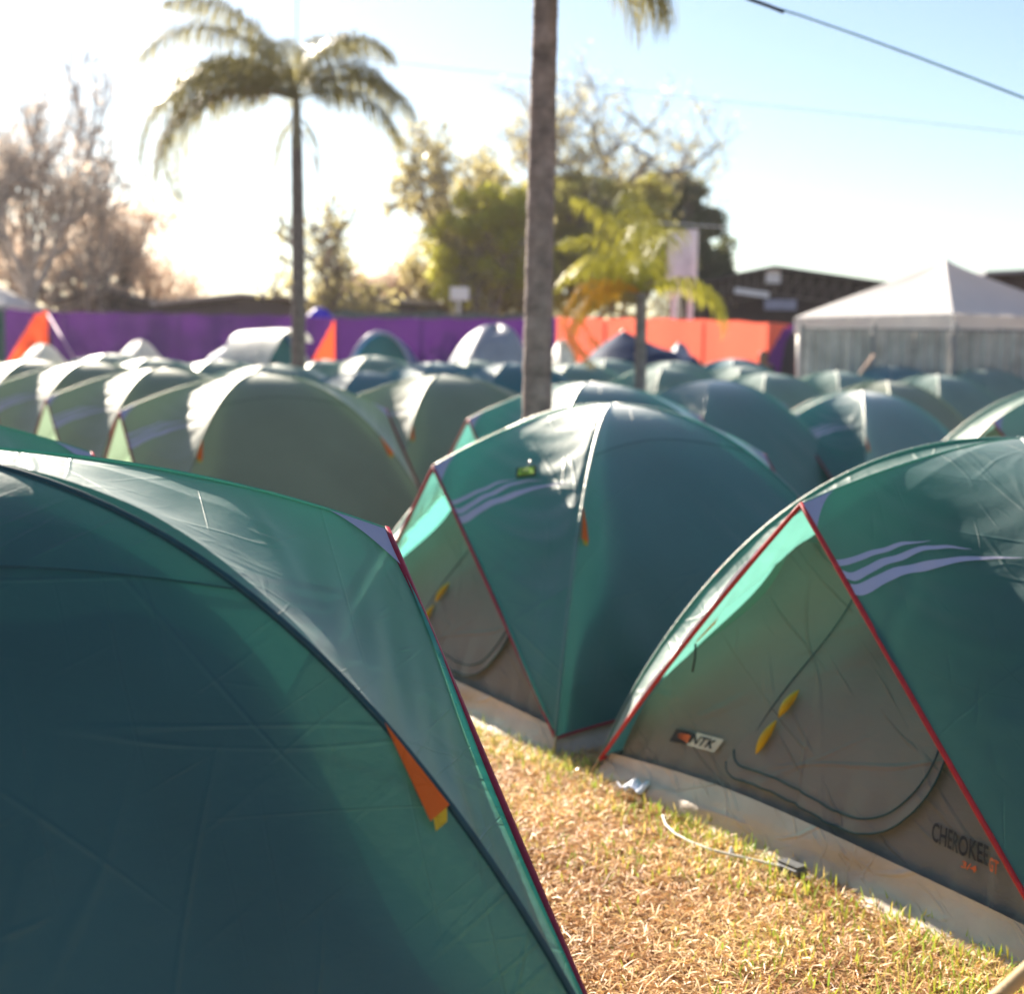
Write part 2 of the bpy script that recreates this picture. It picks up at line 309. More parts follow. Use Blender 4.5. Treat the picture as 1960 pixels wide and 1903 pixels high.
    # three printed tapering stripes on each front half
    S = [[(.158, .995, .150), (.178, .985, .16), (.195, .86, .014), (.235, .755, .011), (.312, .66, .001)],
         [(.183, .995, .02), (.205, .97, .02), (.228, .84, .019), (.30, .70, .016), (.38, .62, .011), (.49, .56, .001)],
         [(.222, .995, .026), (.235, .975, .027), (.27, .825, .026), (.34, .72, .024), (.46, .60, .019), (.63, .51, .010), (.81, .448, .001)]]
    S[0] = [(.155, .995, .015), (.168, .96, .015), (.192, .86, .014), (.235, .755, .011), (.312, .66, .001)]
    for sy in (1, -1):
        if sy == -1: continue
        mb = MB()
        for st in S:
            st = np.array(st); k = np.linspace(0, len(st)-1, 40); u = np.interp(k, range(len(st)), st[:, 0]); v = np.interp(k, range(len(st)), st[:, 1]); wd = np.interp(k, range(len(st)), st[:, 2])
            # smooth the polyline
            for _ in range(6): u[1:-1] = (u[:-2]+2*u[1:-1]+u[2:])/4; v[1:-1] = (v[:-2]+2*v[1:-1]+v[2:])/4
            g = np.stack([np.stack([u+wd*f, v+wd*f*.15], -1) for f in (-.5, 0, .5)], 1); g[..., 1] = np.minimum(g[..., 1], .999)
            P = on_panel(1, sy, g[..., 0], g[..., 1], .0045 if near else .009).reshape(-1, 3)
            mb.add(P, gridF(2, 39).tolist())
        mb.build('printed_stripes', WHITE, pan[1, sy])
    # orange guy tab sewn to the pole sleeve, on each side at the front arc
    for sy in (1, -1):
        for sx in ((1, -1) if near else (1,)):
            A = side_pt(d, sy, np.array([sx*1.0]), np.array([.46]))[0]; B = side_pt(d, sy, np.array([sx*.985]), np.array([.535]))[0]; C = side_pt(d, sy, np.array([sx*.925]), np.array([.545]))[0]; D = side_pt(d, sy, np.array([sx*.95]), np.array([.51]))[0]
            o = np.array([0, sy*.012, .004]); mb = MB().add([A+o*.5, D+o, C+o*1.2, B+o*1.6], [(0, 1, 2, 3)])
            tb = mb.build('guy_tab', ORANGE, root, smooth=False); tb.modifiers.new('thick', 'SOLIDIFY').thickness = .002
            e = (B-C); MB().add([C+o*1.2+e*.15, B+o*1.6-e*.15, B+o*1.9-e*.2+np.array([0, 0, -.022]), C+o*1.6+e*.2+np.array([0, 0, -.022])], [(0, 1, 2, 3)]).build('loop', YEL, tb, smooth=False)
    # ---- inner tent
    U2, V2 = np.meshgrid(np.linspace(-1, 1, 31), np.linspace(.01, .985, 41))
    def inner(sxx, rot):
        th = V2*math.pi/2; r = (RB-.045)*np.sin(th)**(2/d['p'])*.985; z = (d['h']-.05)*np.cos(th)**(2/d['q'])
        uf = U2*(1-recess(V2)*(.5+.5*U2)); a = np.stack([sxx*r, U2*r, z], -1) if rot == 0 else np.stack([uf*r, sxx*r, z], -1); return a.reshape(-1, 3)
    mb = MB()
    for a in ((-1, 0), (1, 1), (-1, 1)): mb.add(inner(*a), gridF(30, 40).tolist())
    mb.build('inner_tent', INBODY, root)
    nw_, nt_ = (90, 90) if detail else (30, 30)
    wg, tg = np.meshgrid(np.linspace(-1, 1, nw_+1), np.linspace(.02, .93, nt_+1)); fw = mesh('front_wall', wall_pt(d, wg, tg).reshape(-1, 3), gridF(nw_, nt_), INNER, root)
    # groundsheet tub: a band round the foot, bulging a little
    mb = MB()
    for sd_ in range(4):
        wv, k = np.meshgrid(np.linspace(-1, 1, 61), np.linspace(0, 1, 13))
        top = RB-.02+.0*k; zt = .112+.045*(1-wv**2)
        x = RB-.045 + .06*(k**1.25) - .004*np.sin(k*math.pi)*(1-wv**4)+.025*k*(1-wv**2); z = zt*(1-k)+(.010+.007*np.sin(wv*11+2*np.sin(wv*4)))*k - .010*np.exp(-((k-.25-.45*(wv*.5+.5))/.05)**2) - .004*np.sin(k*9+wv*2)*(1-wv**2) + .004*np.sin(wv*60+k*8+4*np.sin(wv*7))*k*(1-k) + .004*np.sin(wv*17+2*np.sin(wv*5))*np.sin(k*3.1)*k
        yv = wv*(x)
        x = x + (.006*np.sin(wv*29+k*3) + .012*np.sin(wv*9+1.5*np.sin(wv*4)+k*2) + .004*np.sin(wv*71+k*5))*k + .012*np.sin(k*6.3+wv*3)*(1-wv*wv)
        P = np.stack([x, yv, z], -1).reshape(-1, 3); c, s = [(1, 0), (0, 1), (-1, 0), (0, -1)][sd_]
        P = np.stack([c*P[:, 0]-s*P[:, 1], s*P[:, 0]+c*P[:, 1], P[:, 2]], -1); mb.add(P, gridF(60, 12).tolist())
    mb.add([(-RB, -RB, .006), (RB, -RB, .006), (RB, RB, .006), (-RB, RB, .006)], [(0, 1, 2, 3)])
    mb.build('groundsheet', TUB, root)
    if detail:
        # door flap
        fc = np.array([(-.40, .77), (-.36, .80), (-.18, .79), (0, .80), (.17, .816), (.30, .808), (.40, .78), (.50, .73), (.58, .67), (.63, .60), (.64, .5)])
        k = np.linspace(0, len(fc)-1, 60); cw = np.interp(k, range(len(fc)), fc[:, 0]); ct = np.interp(k, range(len(fc)), fc[:, 1])
        for _ in range(8): cw[1:-1] = (cw[:-2]+2*cw[1:-1]+cw[2:])/4; ct[1:-1] = (ct[:-2]+2*ct[1:-1]+ct[2:])/4
        f_ = np.linspace(0, 1, 25)[:, None]; ww = cw[None]*(f_) + (.1+.55*(cw[None]-.1))*(1-f_); tt = ct[None]*f_ + .36*(1-f_)
        o = .003 + .017*f_**6 + .003*np.sin(ww*30)*f_**4
        fl = mesh('door_flap', wall_pt(d, ww, tt, o+.0*ww).reshape(-1, 3), gridF(59, 24), INNER, fw)
        for dt_, off in ((.0, .022), (-.028, .019)): MB().tube([tuple(q) for q in wall_pt(d, cw*(1-abs(dt_)), ct+dt_, off)], .003, 5).build('flap_hem', SEAM, fl)
        MB().tube([tuple(q) for q in wall_pt(d, np.linspace(-.22, -.36, 20), np.linspace(.36, .79, 20), .006)], .0022, 5).build('zip', SEAM, fw)
        for (w1, t1, w2, t2) in ((-.205, .612, -.235, .662), (-.237, .668, -.27, .735)):
            a = wall_pt(d, w1, t1, .018); b_ = wall_pt(d, w2, t2, .018); k = np.linspace(0, 1, 9); pts = a+(b_-a)*k[:, None]; pts[:, 0] += .008*np.sin(k*3.1)
            MB().tube(pts, (.002+.013*np.sin(k*math.pi)**.8).tolist(), 7).build('yellow_tie', YEL, fw)
        # a steel peg and strap at the near corner
    pg = MB()
    for sx in (1, -1):
        for sy in (1, -1): MB().tube([(sx*(RB+.03), sy*(RB+.03), -.03), (sx*(RB+.05), sy*(RB+.05), .03), (sx*(RB+.03), sy*(RB+.05), .04)], .004, 5).build('peg', METAL, root)
    return root, pan, on_panel, fw
def text_on_wall(s, d, fw, w0, w1, t0, t1, mat, name, shear=0., off=.004, tilt=0.):
    cu = bpy.data.curves.new('t', 'FONT'); cu.body = s; cu.resolution_u = 3; cu.offset = .02; to = bpy.data.objects.new('t', cu); scn.collection.objects.link(to)
    bpy.context.view_layer.update(); me = bpy.data.meshes.new_from_object(to.evaluated_get(bpy.context.evaluated_depsgraph_get()))
    co = np.array([v.co[:2] for v in me.vertices]); mn, mx = co.min(0), co.max(0); q = (co-mn)/(mx-mn)
    F = [tuple(p.vertices) for p in me.polygons]; bpy.data.objects.remove(to); bpy.data.curves.remove(cu); bpy.data.meshes.remove(me)
    ww = w0+(w1-w0)*q[:, 0]+shear*q[:, 1]; tt = t1+(t0-t1)*q[:, 1]+tilt*q[:, 0]
    return mesh(name, wall_pt(d, ww, tt, off), F, mat, fw, smooth=False)

LG = 'green dome tents pitched across the field'
# --- the big three in the foreground
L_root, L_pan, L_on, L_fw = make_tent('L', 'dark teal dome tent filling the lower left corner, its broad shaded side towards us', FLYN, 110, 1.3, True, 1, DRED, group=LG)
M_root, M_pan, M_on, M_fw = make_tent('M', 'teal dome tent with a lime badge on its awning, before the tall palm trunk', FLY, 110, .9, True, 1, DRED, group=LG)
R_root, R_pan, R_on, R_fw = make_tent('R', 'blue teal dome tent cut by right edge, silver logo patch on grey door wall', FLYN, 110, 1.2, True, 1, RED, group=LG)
def lit_edge_strip(on, pan, sx, sy, w_, u0_=.06, mat=LITEDGE, name='lit_edge_strip'):  # strip along the open edge, its light painted as brighter cloth
    u, v = np.meshgrid(np.linspace(u0_, .985, 61), np.linspace(0, 1, 6)); vv = .997 - w_*(1-v)*np.clip((u-u0_)*3, 0, 1)
    mesh(name, on(sx, sy, u, vv, .0035).reshape(-1, 3), gridF(60, 5), mat, pan[sx, sy])
lit_edge_strip(L_on, L_pan, 1, -1, .035)
def awning_lip(on, pan, sx, sy, u0_, u1_, wd, mat):
    u, v = np.meshgrid(np.linspace(u0_, u1_, 61), np.linspace(0, 1, 4)); P = on(sx, sy, u, np.ones_like(u)*.999, 0.)
    k = np.sin((u-u0_)/(u1_-u0_)*math.pi)**.5*(1+.25*np.sin(u*31)); P[..., 0] += sx*wd*v*k; P[..., 1] += sy*wd*.9*v*k; P[..., 2] += .25*wd*v*k
    mesh('awning_lip', P.reshape(-1, 3), gridF(60, 3), mat, pan[sx, sy])
awning_lip(R_on, R_pan, 1, -1, .05, .80, .012, WHITE)  # white colour stands in for sun on the folded teal edge
lit_edge_strip(M_on, M_pan, 1, 1, .02)
for key, root, uu_, vv_ in (('R', R_root, .46, .955), ('M', M_root, .42, .95)):
    d_ = TENTS[key]; P = [panel_pt(d_, 1, -1, np.array([a]), np.array([b]))[0]+np.array([-.012, .012, -.01]) for a, b in ((uu_-.05, vv_), (uu_, vv_-.03), (uu_+.07, vv_-.01), (uu_+.03, vv_+.02))]
    k = MB().add(P, [(0, 1, 2, 3)]).build('toggle_tab', ORANGE, root, smooth=False); MB().tube([P[2], P[2]+np.array([0, 0, -.05]), P[2]+np.array([.01, 0, -.10])], .004, 5).build('toggle_cord', BLACK, k)
wv_, tv_ = np.meshgrid(np.linspace(-.78, -.05, 13), np.linspace(.325, .372, 4)); mesh('vent_hood', wall_pt(TENTS['R'], wv_, tv_, .035+.2*(tv_-.325)).reshape(-1, 3), gridF(12, 3), INBODY, R_fw)
# logo patch and lettering on the right tent's door wall
dR = TENTS['R']
def wall_quad(pts, off, mat, name, n=8):
    a, b_, c, e = [np.array(p) for p in pts]; U, V_ = np.meshgrid(np.linspace(0, 1, n+1), np.linspace(0, 1, n+1)); U = U[..., None]; V_ = V_[..., None]
    g = (a*(1-U)+b_*U)*(1-V_)+(e*(1-U)+c*U)*V_
    return mesh(name, wall_pt(dR, g[..., 0], g[..., 1], off).reshape(-1, 3), gridF(n, n), mat, R_fw)
wall_quad([(-.735, .742), (-.622, .740), (-.645, .768), (-.742, .772)], .009, BLACK, 'logo_patch')
lp = wall_quad([(-.622, .737), (-.475, .733), (-.497, .764), (-.648, .768)], .010, SILVER, 'logo_patch')
text_on_wall('NTK', dR, R_fw, -.638, -.512, .742, .762, BLACK, 'logo_lettering', .012, .013, -.003)
for k in range(3): wall_quad([(-.655, .747+k*.006), (-.642, .749+k*.006), (-.645, .7525+k*.006), (-.715, .751+k*.003)], .012, OPRINT, 'logo_stripe', 3)
text_on_wall('CHEROKEE', dR, R_fw, .555, .765, .738, .770, BLACK, 'lettering', .0, .008, .008)
text_on_wall('3/4', dR, R_fw, .675, .725, .782, .794, OPRINT, 'lettering', .004, .008, .002)
text_on_wall('GT', dR, R_fw, .772, .805, .760, .782, OPRINT, 'lettering', .0, .008, .003)
# lime badge on the middle tent
bd = tag(empty('badge'), 'lime green and black square badge clipped to the awning of the middle tent', 'badge')
mw = Matrix.Translation((TENTS['M']['x'], TENTS['M']['y'], TENTS['M']['dz'])) @ Matrix.Rotation(R(TENTS['M']['a']), 4, 'Z')
def badge(on, mw, u, v, s, root, side=1):
    c = Vector(on(1, side, np.array([u]), np.array([v]), .008)[0]); a = Vector(on(1, side, np.array([u+.02]), np.array([v]), .008)[0])-c; b_ = Vector(on(1, side, np.array([u]), np.array([v+.02]), .008)[0])-c
    n = a.cross(b_).normalized(); n = n if n.z > 0 else -n; down = (Vector((0, 0, -1))+n*n.z).normalized(); sidev = down.cross(n); root.location = mw @ c
    R3 = mw.to_3x3()
    def q(x, y, z=0.): return R3 @ (sidev*x + down*y + n*z)
    def slab(name, pts, z0, z1, mat):
        k = len(pts); V = [q(x, y, z0) for x, y in pts]+[q(x, y, z1) for x, y in pts]
        mesh(name, V, [tuple(range(k)), tuple(range(2*k-1, k-1, -1))]+[(i, (i+1) % k, k+(i+1) % k, k+i) for i in range(k)], mat, root, False)
    t = .25; cs, sn = math.cos(t), math.sin(t); rot = lambda x, y: (x*cs-y*sn, x*sn+y*cs+s*.5)
    slab('badge_backing', [rot(x*s*.6, y*s*.42) for x, y in ((-1, -1), (1, -1), (1, 1), (-1, 1))], 0, .006, BLACK)
    LIME = plain('lime', (.30, .50, .03), .4)
    slab('badge_face', [rot(x*s*.5, y*s*.33) for x, y in ((-1, -1), (.9, -1), (1, 1), (-1, 1))], .006, .008, LIME)
    k = 16; slab('badge_mark', [rot(.28*s*math.cos(i*6.283/k)*.8+.005, .2*s*math.sin(i*6.283/k)) for i in range(k)], .008, .0095, BLACK)
    slab('badge_mark', [rot(.14*s*math.cos(i*6.283/k)*.8+.005, .1*s*math.sin(i*6.283/k)) for i in range(k)], .0095, .011, LIME)
    MB().tube([q(0, .01, .004), q(-.006, -.02, .012), q(.004, -.035, .008), q(.01, -.015, .006)], .004, 6).build('clip', METAL, root)
badge(M_on, mw, .33, .595, .075, bd)
# --- mid-distance tents
B_root = make_tent('B', 'large sage green dome tent in the left row, its shaded side panel facing the camera', SAGE, 60, .5, True, 1, DRED, group=LG)[0]
T2_root = make_tent('T2', 'sage dome tent behind the large sage tent, its lit green doorway left of it', SAGE, 50, .5, False, 1, DRED, group=LG)[0]
E_root = make_tent('E', 'teal dome tent seen on both sides of the tall palm trunk, behind the badge tent', FLY, 60, .5, True, 1, RED, group=LG)[0]
G_root = make_tent('G', 'grey teal dome tent with a dark open doorway, above the right hand foreground tent', FLY, 50, .5, False, 1, DRED, group=LG)[0]
TENTS['L2']['vm'] = vmax(TENTS['L2'])
l2 = copy_tree(L_root); l2.location = (TENTS['L2']['x'], TENTS['L2']['y'], TENTS['L2']['dz']); l2['label'] = 'blue dome tent ridge showing above the big foreground tent at the left edge'
Gd = TENTS['G']; wg, tg = np.meshgrid(np.linspace(-.75, .93, 21), np.linspace(.2, .95, 21)); mesh('doorway_shade_sheet', wall_pt(Gd, wg, tg, .012).reshape(-1, 3), gridF(20, 20), DARK, bpy.data.objects[[c.name for c in G_root.children if c.name.startswith('front_wall')][0]])  # dark sheet over the front wall paints the unlit interior
# --- far copies: one low-detail source per fabric
FLAB = {'T3': 'sage dome tent with lilac stripes at the far left, third in the left row', 'T4': 'sage dome tent near the left edge, beyond the third tent of the left row',
 'T5': 'small pale dome tent below the purple hoarding, left of the white hooded tent', 'T6': 'pale green dome tent just left of the white and blue tunnel tent', 'T7': 'pale dome tent right behind the crown of the large sage tent',
 'T8': 'far tiny dome tent below the purple hoarding, beside the white pointed cloth', 'T9': 'blue teal dome tent between the large sage tent and the thin palm trunk foot', 'T10': 'far dome tent in front of the dark arched tent doorway',
 'T11': 'wide sage dome tent left of the tall palm trunk, behind the large sage tent', 'T12': 'blue dome tent below the grey tarpaulin heap', 'T13': 'deep blue dome tent cut by the left side of the tall palm trunk', 'T14': 'pale dome tent just right of the tall palm trunk, under hanging yellow fronds',
 'T15': 'far pale dome tent in front of the navy marquee, left of the small palm', 'T16': 'pale dome tent with a bright crown right of the small palm trunk', 'T17': 'far dome tent rising behind the pale one right of the small palm', 'F': 'large blue grey dome tent right of the small palm foot',
 'T18': 'bright teal dome tent at the foot of the coral hoarding', 'T19': 'dome tent in front of the bright teal one, left of the person', 'T20': 'pale dome tent with bright crown below the person by the purple swoosh', 'T21': 'dome tent before the left end of the corrugated metal fence',
 'T22': 'blue dome tent before the middle of the corrugated metal fence', 'T23': 'sage dome tent directly behind the tent with the dark open doorway', 'T24': 'pale dome tent under the corner of the white gazebo', 'T25': 'farthest right dome tent before the metal fence',
 'H': 'pale green dome tent at the right edge with a bright cream ridge', 'T26': 'far dome tent just right of the thin palm foot', 'T27': 'far dome tent under the middle of the grey tarpaulin heap', 'T28': 'sage dome tent cut by the left edge behind the left row'}
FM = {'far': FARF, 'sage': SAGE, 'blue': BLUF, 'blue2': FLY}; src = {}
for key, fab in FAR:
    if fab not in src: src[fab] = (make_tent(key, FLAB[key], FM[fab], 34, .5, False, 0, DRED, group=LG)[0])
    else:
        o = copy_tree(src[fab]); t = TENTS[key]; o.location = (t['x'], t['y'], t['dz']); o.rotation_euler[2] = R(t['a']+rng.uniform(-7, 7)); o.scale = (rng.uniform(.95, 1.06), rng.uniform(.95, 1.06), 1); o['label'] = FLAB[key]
# ---------------------------------------------------------------- ground clutter
gz = lambda x, y: float(ground(x, y))
def on_ground(px, py):
    lo, hi = 1.5, 30.
    for _ in range(40):
        mid = (lo+hi)/2; P = W(px, py, mid)
        if P.z > gz(P.x, P.y): lo = mid
        else: hi = mid
    return W(px, py, lo)
PAPER = plain('white_paper', (.75, .76, .85), .6, var=.05)
p = on_ground(1208, 1534)
V = []; n = 6
for i in range(n+1):
    for j in range(n+1): V.append(((i/n-.5)*.11, (j/n-.5)*.08, .045+.018*math.sin(i*1.3+j*.5)+.012*math.sin(j*1.9)))
o = mesh('paper_scrap', V, [tuple(x) for x in gridF(n, n).tolist()], PAPER, loc=(p.x, p.y, p.z+.005), rz=.5); o.modifiers.new('thick', 'SOLIDIFY').thickness = .001
tag(o, 'crumpled white scrap of paper on the grass at the foot of the grey door wall', 'litter')
CORD = plain('white_cord', (.62, .58, .50), .6)
pts = [on_ground(*q)+Vector((0, 0, .03)) for q in ((1268, 1578), (1274, 1596), (1292, 1614), (1322, 1630), (1360, 1645), (1400, 1655), (1440, 1664), (1480, 1674), (1505, 1680))]
cu = []
for i in range(len(pts)-1):
    for k in range(5): cu.append(pts[i].lerp(pts[i+1], k/5))
tag(MB().tube(cu+[pts[-1]], .0045, 7).build('cord', CORD), 'white cord lying on the grass along the foot of the right tent', 'cord')
p = on_ground(1515, 1680); bx = empty('socket_box', (p.x, p.y, p.z), R(-55)); tag(bx, 'small grey plastic box tucked under the groundsheet of the right tent', 'box')
BOXG = plain('grey_plastic', (.12, .12, .13), .5)
b = MB().box((0, 0, .025), (.09, .05, .03)).build('box_body', BOXG, bx, False); b.modifiers.new('b', 'BEVEL').width = .006
MB().box((0, 0, .043), (.08, .04, .006)).build('box_lid', plain('grey_lid', (.1, .1, .105), .6), bx, False); MB().tube([(-.055, 0, .02), (-.09, .01, .012), (-.12, .03, .01)], .004, 6).build('cable_stub', BLACK, bx)
p = on_ground(1398, 1648); tag(MB().tube([(-.012, 0, 0), (0, 0, .012), (.004, .002, .03), (.001, 0, .045)], [.008, .014, .009, .003], 7).build('wad', PAPER, loc=(p.x, p.y, p.z)), 'tiny white twist of tissue on the grass beside the cord', 'litter')
a = W(1985, 1840, 1.9); b_ = W(1850, 1925, 2.05)
STR = cloth('beige_strap', (.62, .47, .30), (.6, .5, .3), .2, 0, .6, .3, .3, 12)
k = np.linspace(0, 1, 20); a2 = np.array(a); b2 = np.array(b_); pts = a2+(b2-a2)*k[:, None]*1.6; pts[:, 2] -= .02*np.sin(k*3)
tag(MB().tube(pts, .011, 10).build('guy_rope', STR), 'blurred beige guy rope crossing the bottom right corner close to the lens', 'rope')
# ---------------------------------------------------------------- grass
def make_grass():
    m, nt, b, out = nm('grass_blades'); L = nt.links.new
    at = N(nt, 'ShaderNodeAttribute'); at.attribute_name = 'tint'
    r = ramp(nt, at.outputs['Fac'], [(.0, (.20, .075, .025)), (.3, (.60, .31, .11)), (.62, (.96, .70, .38)), (.74, (.90, .65, .20)), (.80, (.48, .50, .06)), (1., (.24, .40, .05))])
    L(r.outputs[0], b.inputs['Base Color']); b.inputs['Roughness'].default_value = .5; b.inputs['Specular IOR Level'].default_value = .5
    tr = N(nt, 'ShaderNodeBsdfTranslucent'); L(r.outputs[0], tr.inputs[0]); ms = N(nt, 'ShaderNodeMixShader'); ms.inputs[0].default_value = .35
    L(b.outputs[0], ms.inputs[1]); L(tr.outputs[0], ms.inputs[2]); L(ms.outputs[0], out.inputs[0])
    xs = []; ys = []
    def region(n, x0, x1, y0, y1): xs.append(rng.uniform(x0, x1, n)); ys.append(rng.uniform(y0, y1, n))
    region(150000, -.75, 1.9, 2.4, 7.0); region(20000, -1.5, 3, 6.5, 9); region(26000, -3, 3, .3, 2.6)
    x = np.concatenate(xs); y = np.concatenate(ys)
    # keep only the open aisle, not what lies under the tents
    keep = np.ones(len(x), bool)
    for t in TENTS.values():
        ca, sa = math.cos(R(t['a'])), math.sin(R(t['a'])); lx = (x-t['x'])*ca+(y-t['y'])*sa; ly = -(x-t['x'])*sa+(y-t['y'])*ca
        keep &= ~((abs(lx) < 1.0) & (abs(ly) < 1.0))
    x = x[keep]; y = y[keep]; n = len(x); z = ground(x, y)
    clump = np.sin(x*3.1+1.3*np.sin(y*2.3))*np.sin(y*2.7+1.7*np.sin(x*1.9)) + .6*np.sin(x*9+y*4)*np.sin(y*8-x*3)
    # greener along the tent feet
    tR = TENTS['R']; ca, sa = math.cos(R(tR['a'])), math.sin(R(tR['a'])); fr = (x-tR['x'])*ca+(y-tR['y'])*sa
    foot = np.exp(-((fr-1.13)/.16)**2)
    pg = np.clip(.07+.12*clump+.06*foot, .012, .3); green = rng.random(n) < pg
    tint = np.where(green, rng.uniform(.72, 1, n), np.clip(rng.normal(.46, .15, n)+.15*np.sin(x*4.7+2*np.sin(y*3.1))*np.sin(y*5.3+1.5*np.sin(x*4.1)), 0, .7))
    ln = np.where(green, rng.uniform(.02, .05, n)*(1+.4*foot), rng.uniform(.02, .065, n)); wd = np.where(green, .0046, .0033)*rng.uniform(.6, 1.3, n)
    az = rng.uniform(0, 2*np.pi, n); tilt = np.where(green, rng.uniform(.15, .9, n), rng.uniform(.95, 1.56, n))
    d = np.stack([np.cos(az)*np.sin(tilt), np.sin(az)*np.sin(tilt), np.cos(tilt)], -1); s = np.stack([-np.sin(az), np.cos(az), 0*az], -1)
    tw = rng.uniform(-1, 1, n)[:, None]; s = s*np.sqrt(1-.5*tw**2)+tw*.7*np.array([0, 0, 1])
    base = np.stack([x, y, z+rng.uniform(-.002, .016, n)], -1); mid = base+d*ln[:, None]*.55; tip = base+d*ln[:, None]; tip[:, 2] -= .15*ln*np.sin(tilt); tip[:, 2] = np.maximum(tip[:, 2], z+.002)
    V = np.stack([base-s*wd[:, None]*.5, base+s*wd[:, None]*.5, mid+s*wd[:, None]*.5, mid-s*wd[:, None]*.5, tip], 1).reshape(-1, 3)
    i = np.arange(n)*5; me = bpy.data.meshes.new('grass')
    me.vertices.add(len(V)); me.vertices.foreach_set('co', V.ravel())
    loops = np.concatenate([np.stack([i, i+1, i+2, i+3], -1), np.stack([i+3, i+2, i+4], -1)], 1).ravel()
    starts = (np.arange(n)[:, None]*7+np.array([0, 4])).ravel(); me.loops.add(len(loops)); me.loops.foreach_set('vertex_index', loops)
    me.polygons.add(2*n); me.polygons.foreach_set('loop_start', starts); me.update(calc_edges=True); me.validate()
    at_ = me.attributes.new('tint', 'FLOAT', 'POINT'); at_.data.foreach_set('value', np.repeat(tint, 5).astype(np.float32))
    me.materials.append(m); o = bpy.data.objects.new('grass', me); link(o); tag(o, 'dry straw coloured lawn with green tufts', 'grass', kind='stuff')
make_grass()
# ---------------------------------------------------------------- hoarding behind the field
FD = 30.
PURP = cloth('purple_print', (.10, .013, .19), (.12, .02, .2), .15, 0, .6, .3, .2, 1.0, .08)
CORAL = cloth('coral_print', (.85, .145, .09), (.85, .16, .10), .4, 0, .6, .3, .2, 1.0, .04)
ORAN = cloth('orange_print_cloth', (.85, .065, .02), (.9, .1, .03), .45, 0, .6, .3, .2, 1.0, .04)
NAVY = plain('near_black_print', (.02, .02, .035), .7)
top = [(-120, 588), (20, 592), (95, 597), (250, 599), (400, 602), (560, 604), (640, 609), (800, 609), (1000, 611), (1065, 607), (1150, 610), (1270, 610), (1400, 614), (1450, 617), (1534, 621)]
def topy(px): return float(np.interp(px, [t[0] for t in top], [t[1] for t in top]))
hd = tag(empty('hoarding', (0, FD, .12)), 'long printed fabric hoarding, purple left and coral right, behind all the tents', 'fence')
def print_at(px, f):
    if 12 <= px <= 92 and np.interp(px, [12, 72, 92], [.12, .30, .55]) < f < np.interp(px, [12, 66, 92], [.55, .97, 1.0]): return 2
    if 86 <= px <= 97 and (f < .42 or .62 < f < .78): return 3
    if 588 <= px <= 640 and f < np.interp(px, [588, 640], [.52, .99]) and f > np.interp(px, [588, 612], [.52, -.1]): return 2
    if px > 1494 and f < np.interp(px, [1494, 1498, 1504, 1514, 1534], [.35, .6, .82, .93, .97]): return 3
    if px > 1428 and f < np.interp(px, [1428, 1450, 1475, 1500, 1512, 1534], [.10, .42, .72, .95, .99, .99]): return 0
    return 0 if px < 1066 else 1
NX, NZ = 720, 36; V = []; F = gridF(NZ, NX); mi = []
for i in range(NX+1):
    px = -120+1654*i/NX; P = W(px, topy(px), FD); wob = .05*math.sin(px*.031)+.012*math.sin(px*.09)
    for j in range(NZ+1): f = j/NZ; V.append((P.x, wob*(1-.3*f), .05+(P.z-.05+.012*math.sin(px*.09)*f)*f-.12))
for i in range(NX):
    for j in range(NZ): mi.append(print_at(-120+1654*(i+.5)/NX, (j+.5)/NZ))
ho = mesh('printed_sheet', V, F.tolist(), [PURP, CORAL, ORAN, NAVY], hd); ho.data.polygons.foreach_set('material_index', mi)
POST = plain('post_grey', (.25, .25, .26), .6)
for px in (-100, 92, 335, 590, 640, 800, 1000, 1150, 1340, 1530):
    P = W(px, topy(px), FD); MB().tube([(P.x, .12, -.1), (P.x, .12, P.z-.10)], .025, 8).build('post', POST, hd)
P0 = W(92, 602, FD-.3); P1 = W(150, 700, FD-2.2)
tag(MB().tube([P0, P1], .02, 6).build('brace_strap', plain('strap_pink', (.55, .35, .45), .6)), 'pale strap slanting down from the purple hoarding beside the left orange shape', 'strap')
# green panel at the left end
gp = tag(empty('hut', (W(-60, 600, 26).x, 26, .1)), 'dark green hut wall edge at the far left margin', 'hut')
P = W(8, 585, 26); hx = P.x-gp.location.x
MB().box((hx-1.2, 0, 1.1), (2.4, .06, 2.2)).build('wall', plain('dark_green', (.03, .09, .08), .6), gp, False); MB().box((hx-1.2, 0, 2.25), (2.5, .12, .08)).build('trim', POST, gp, False)
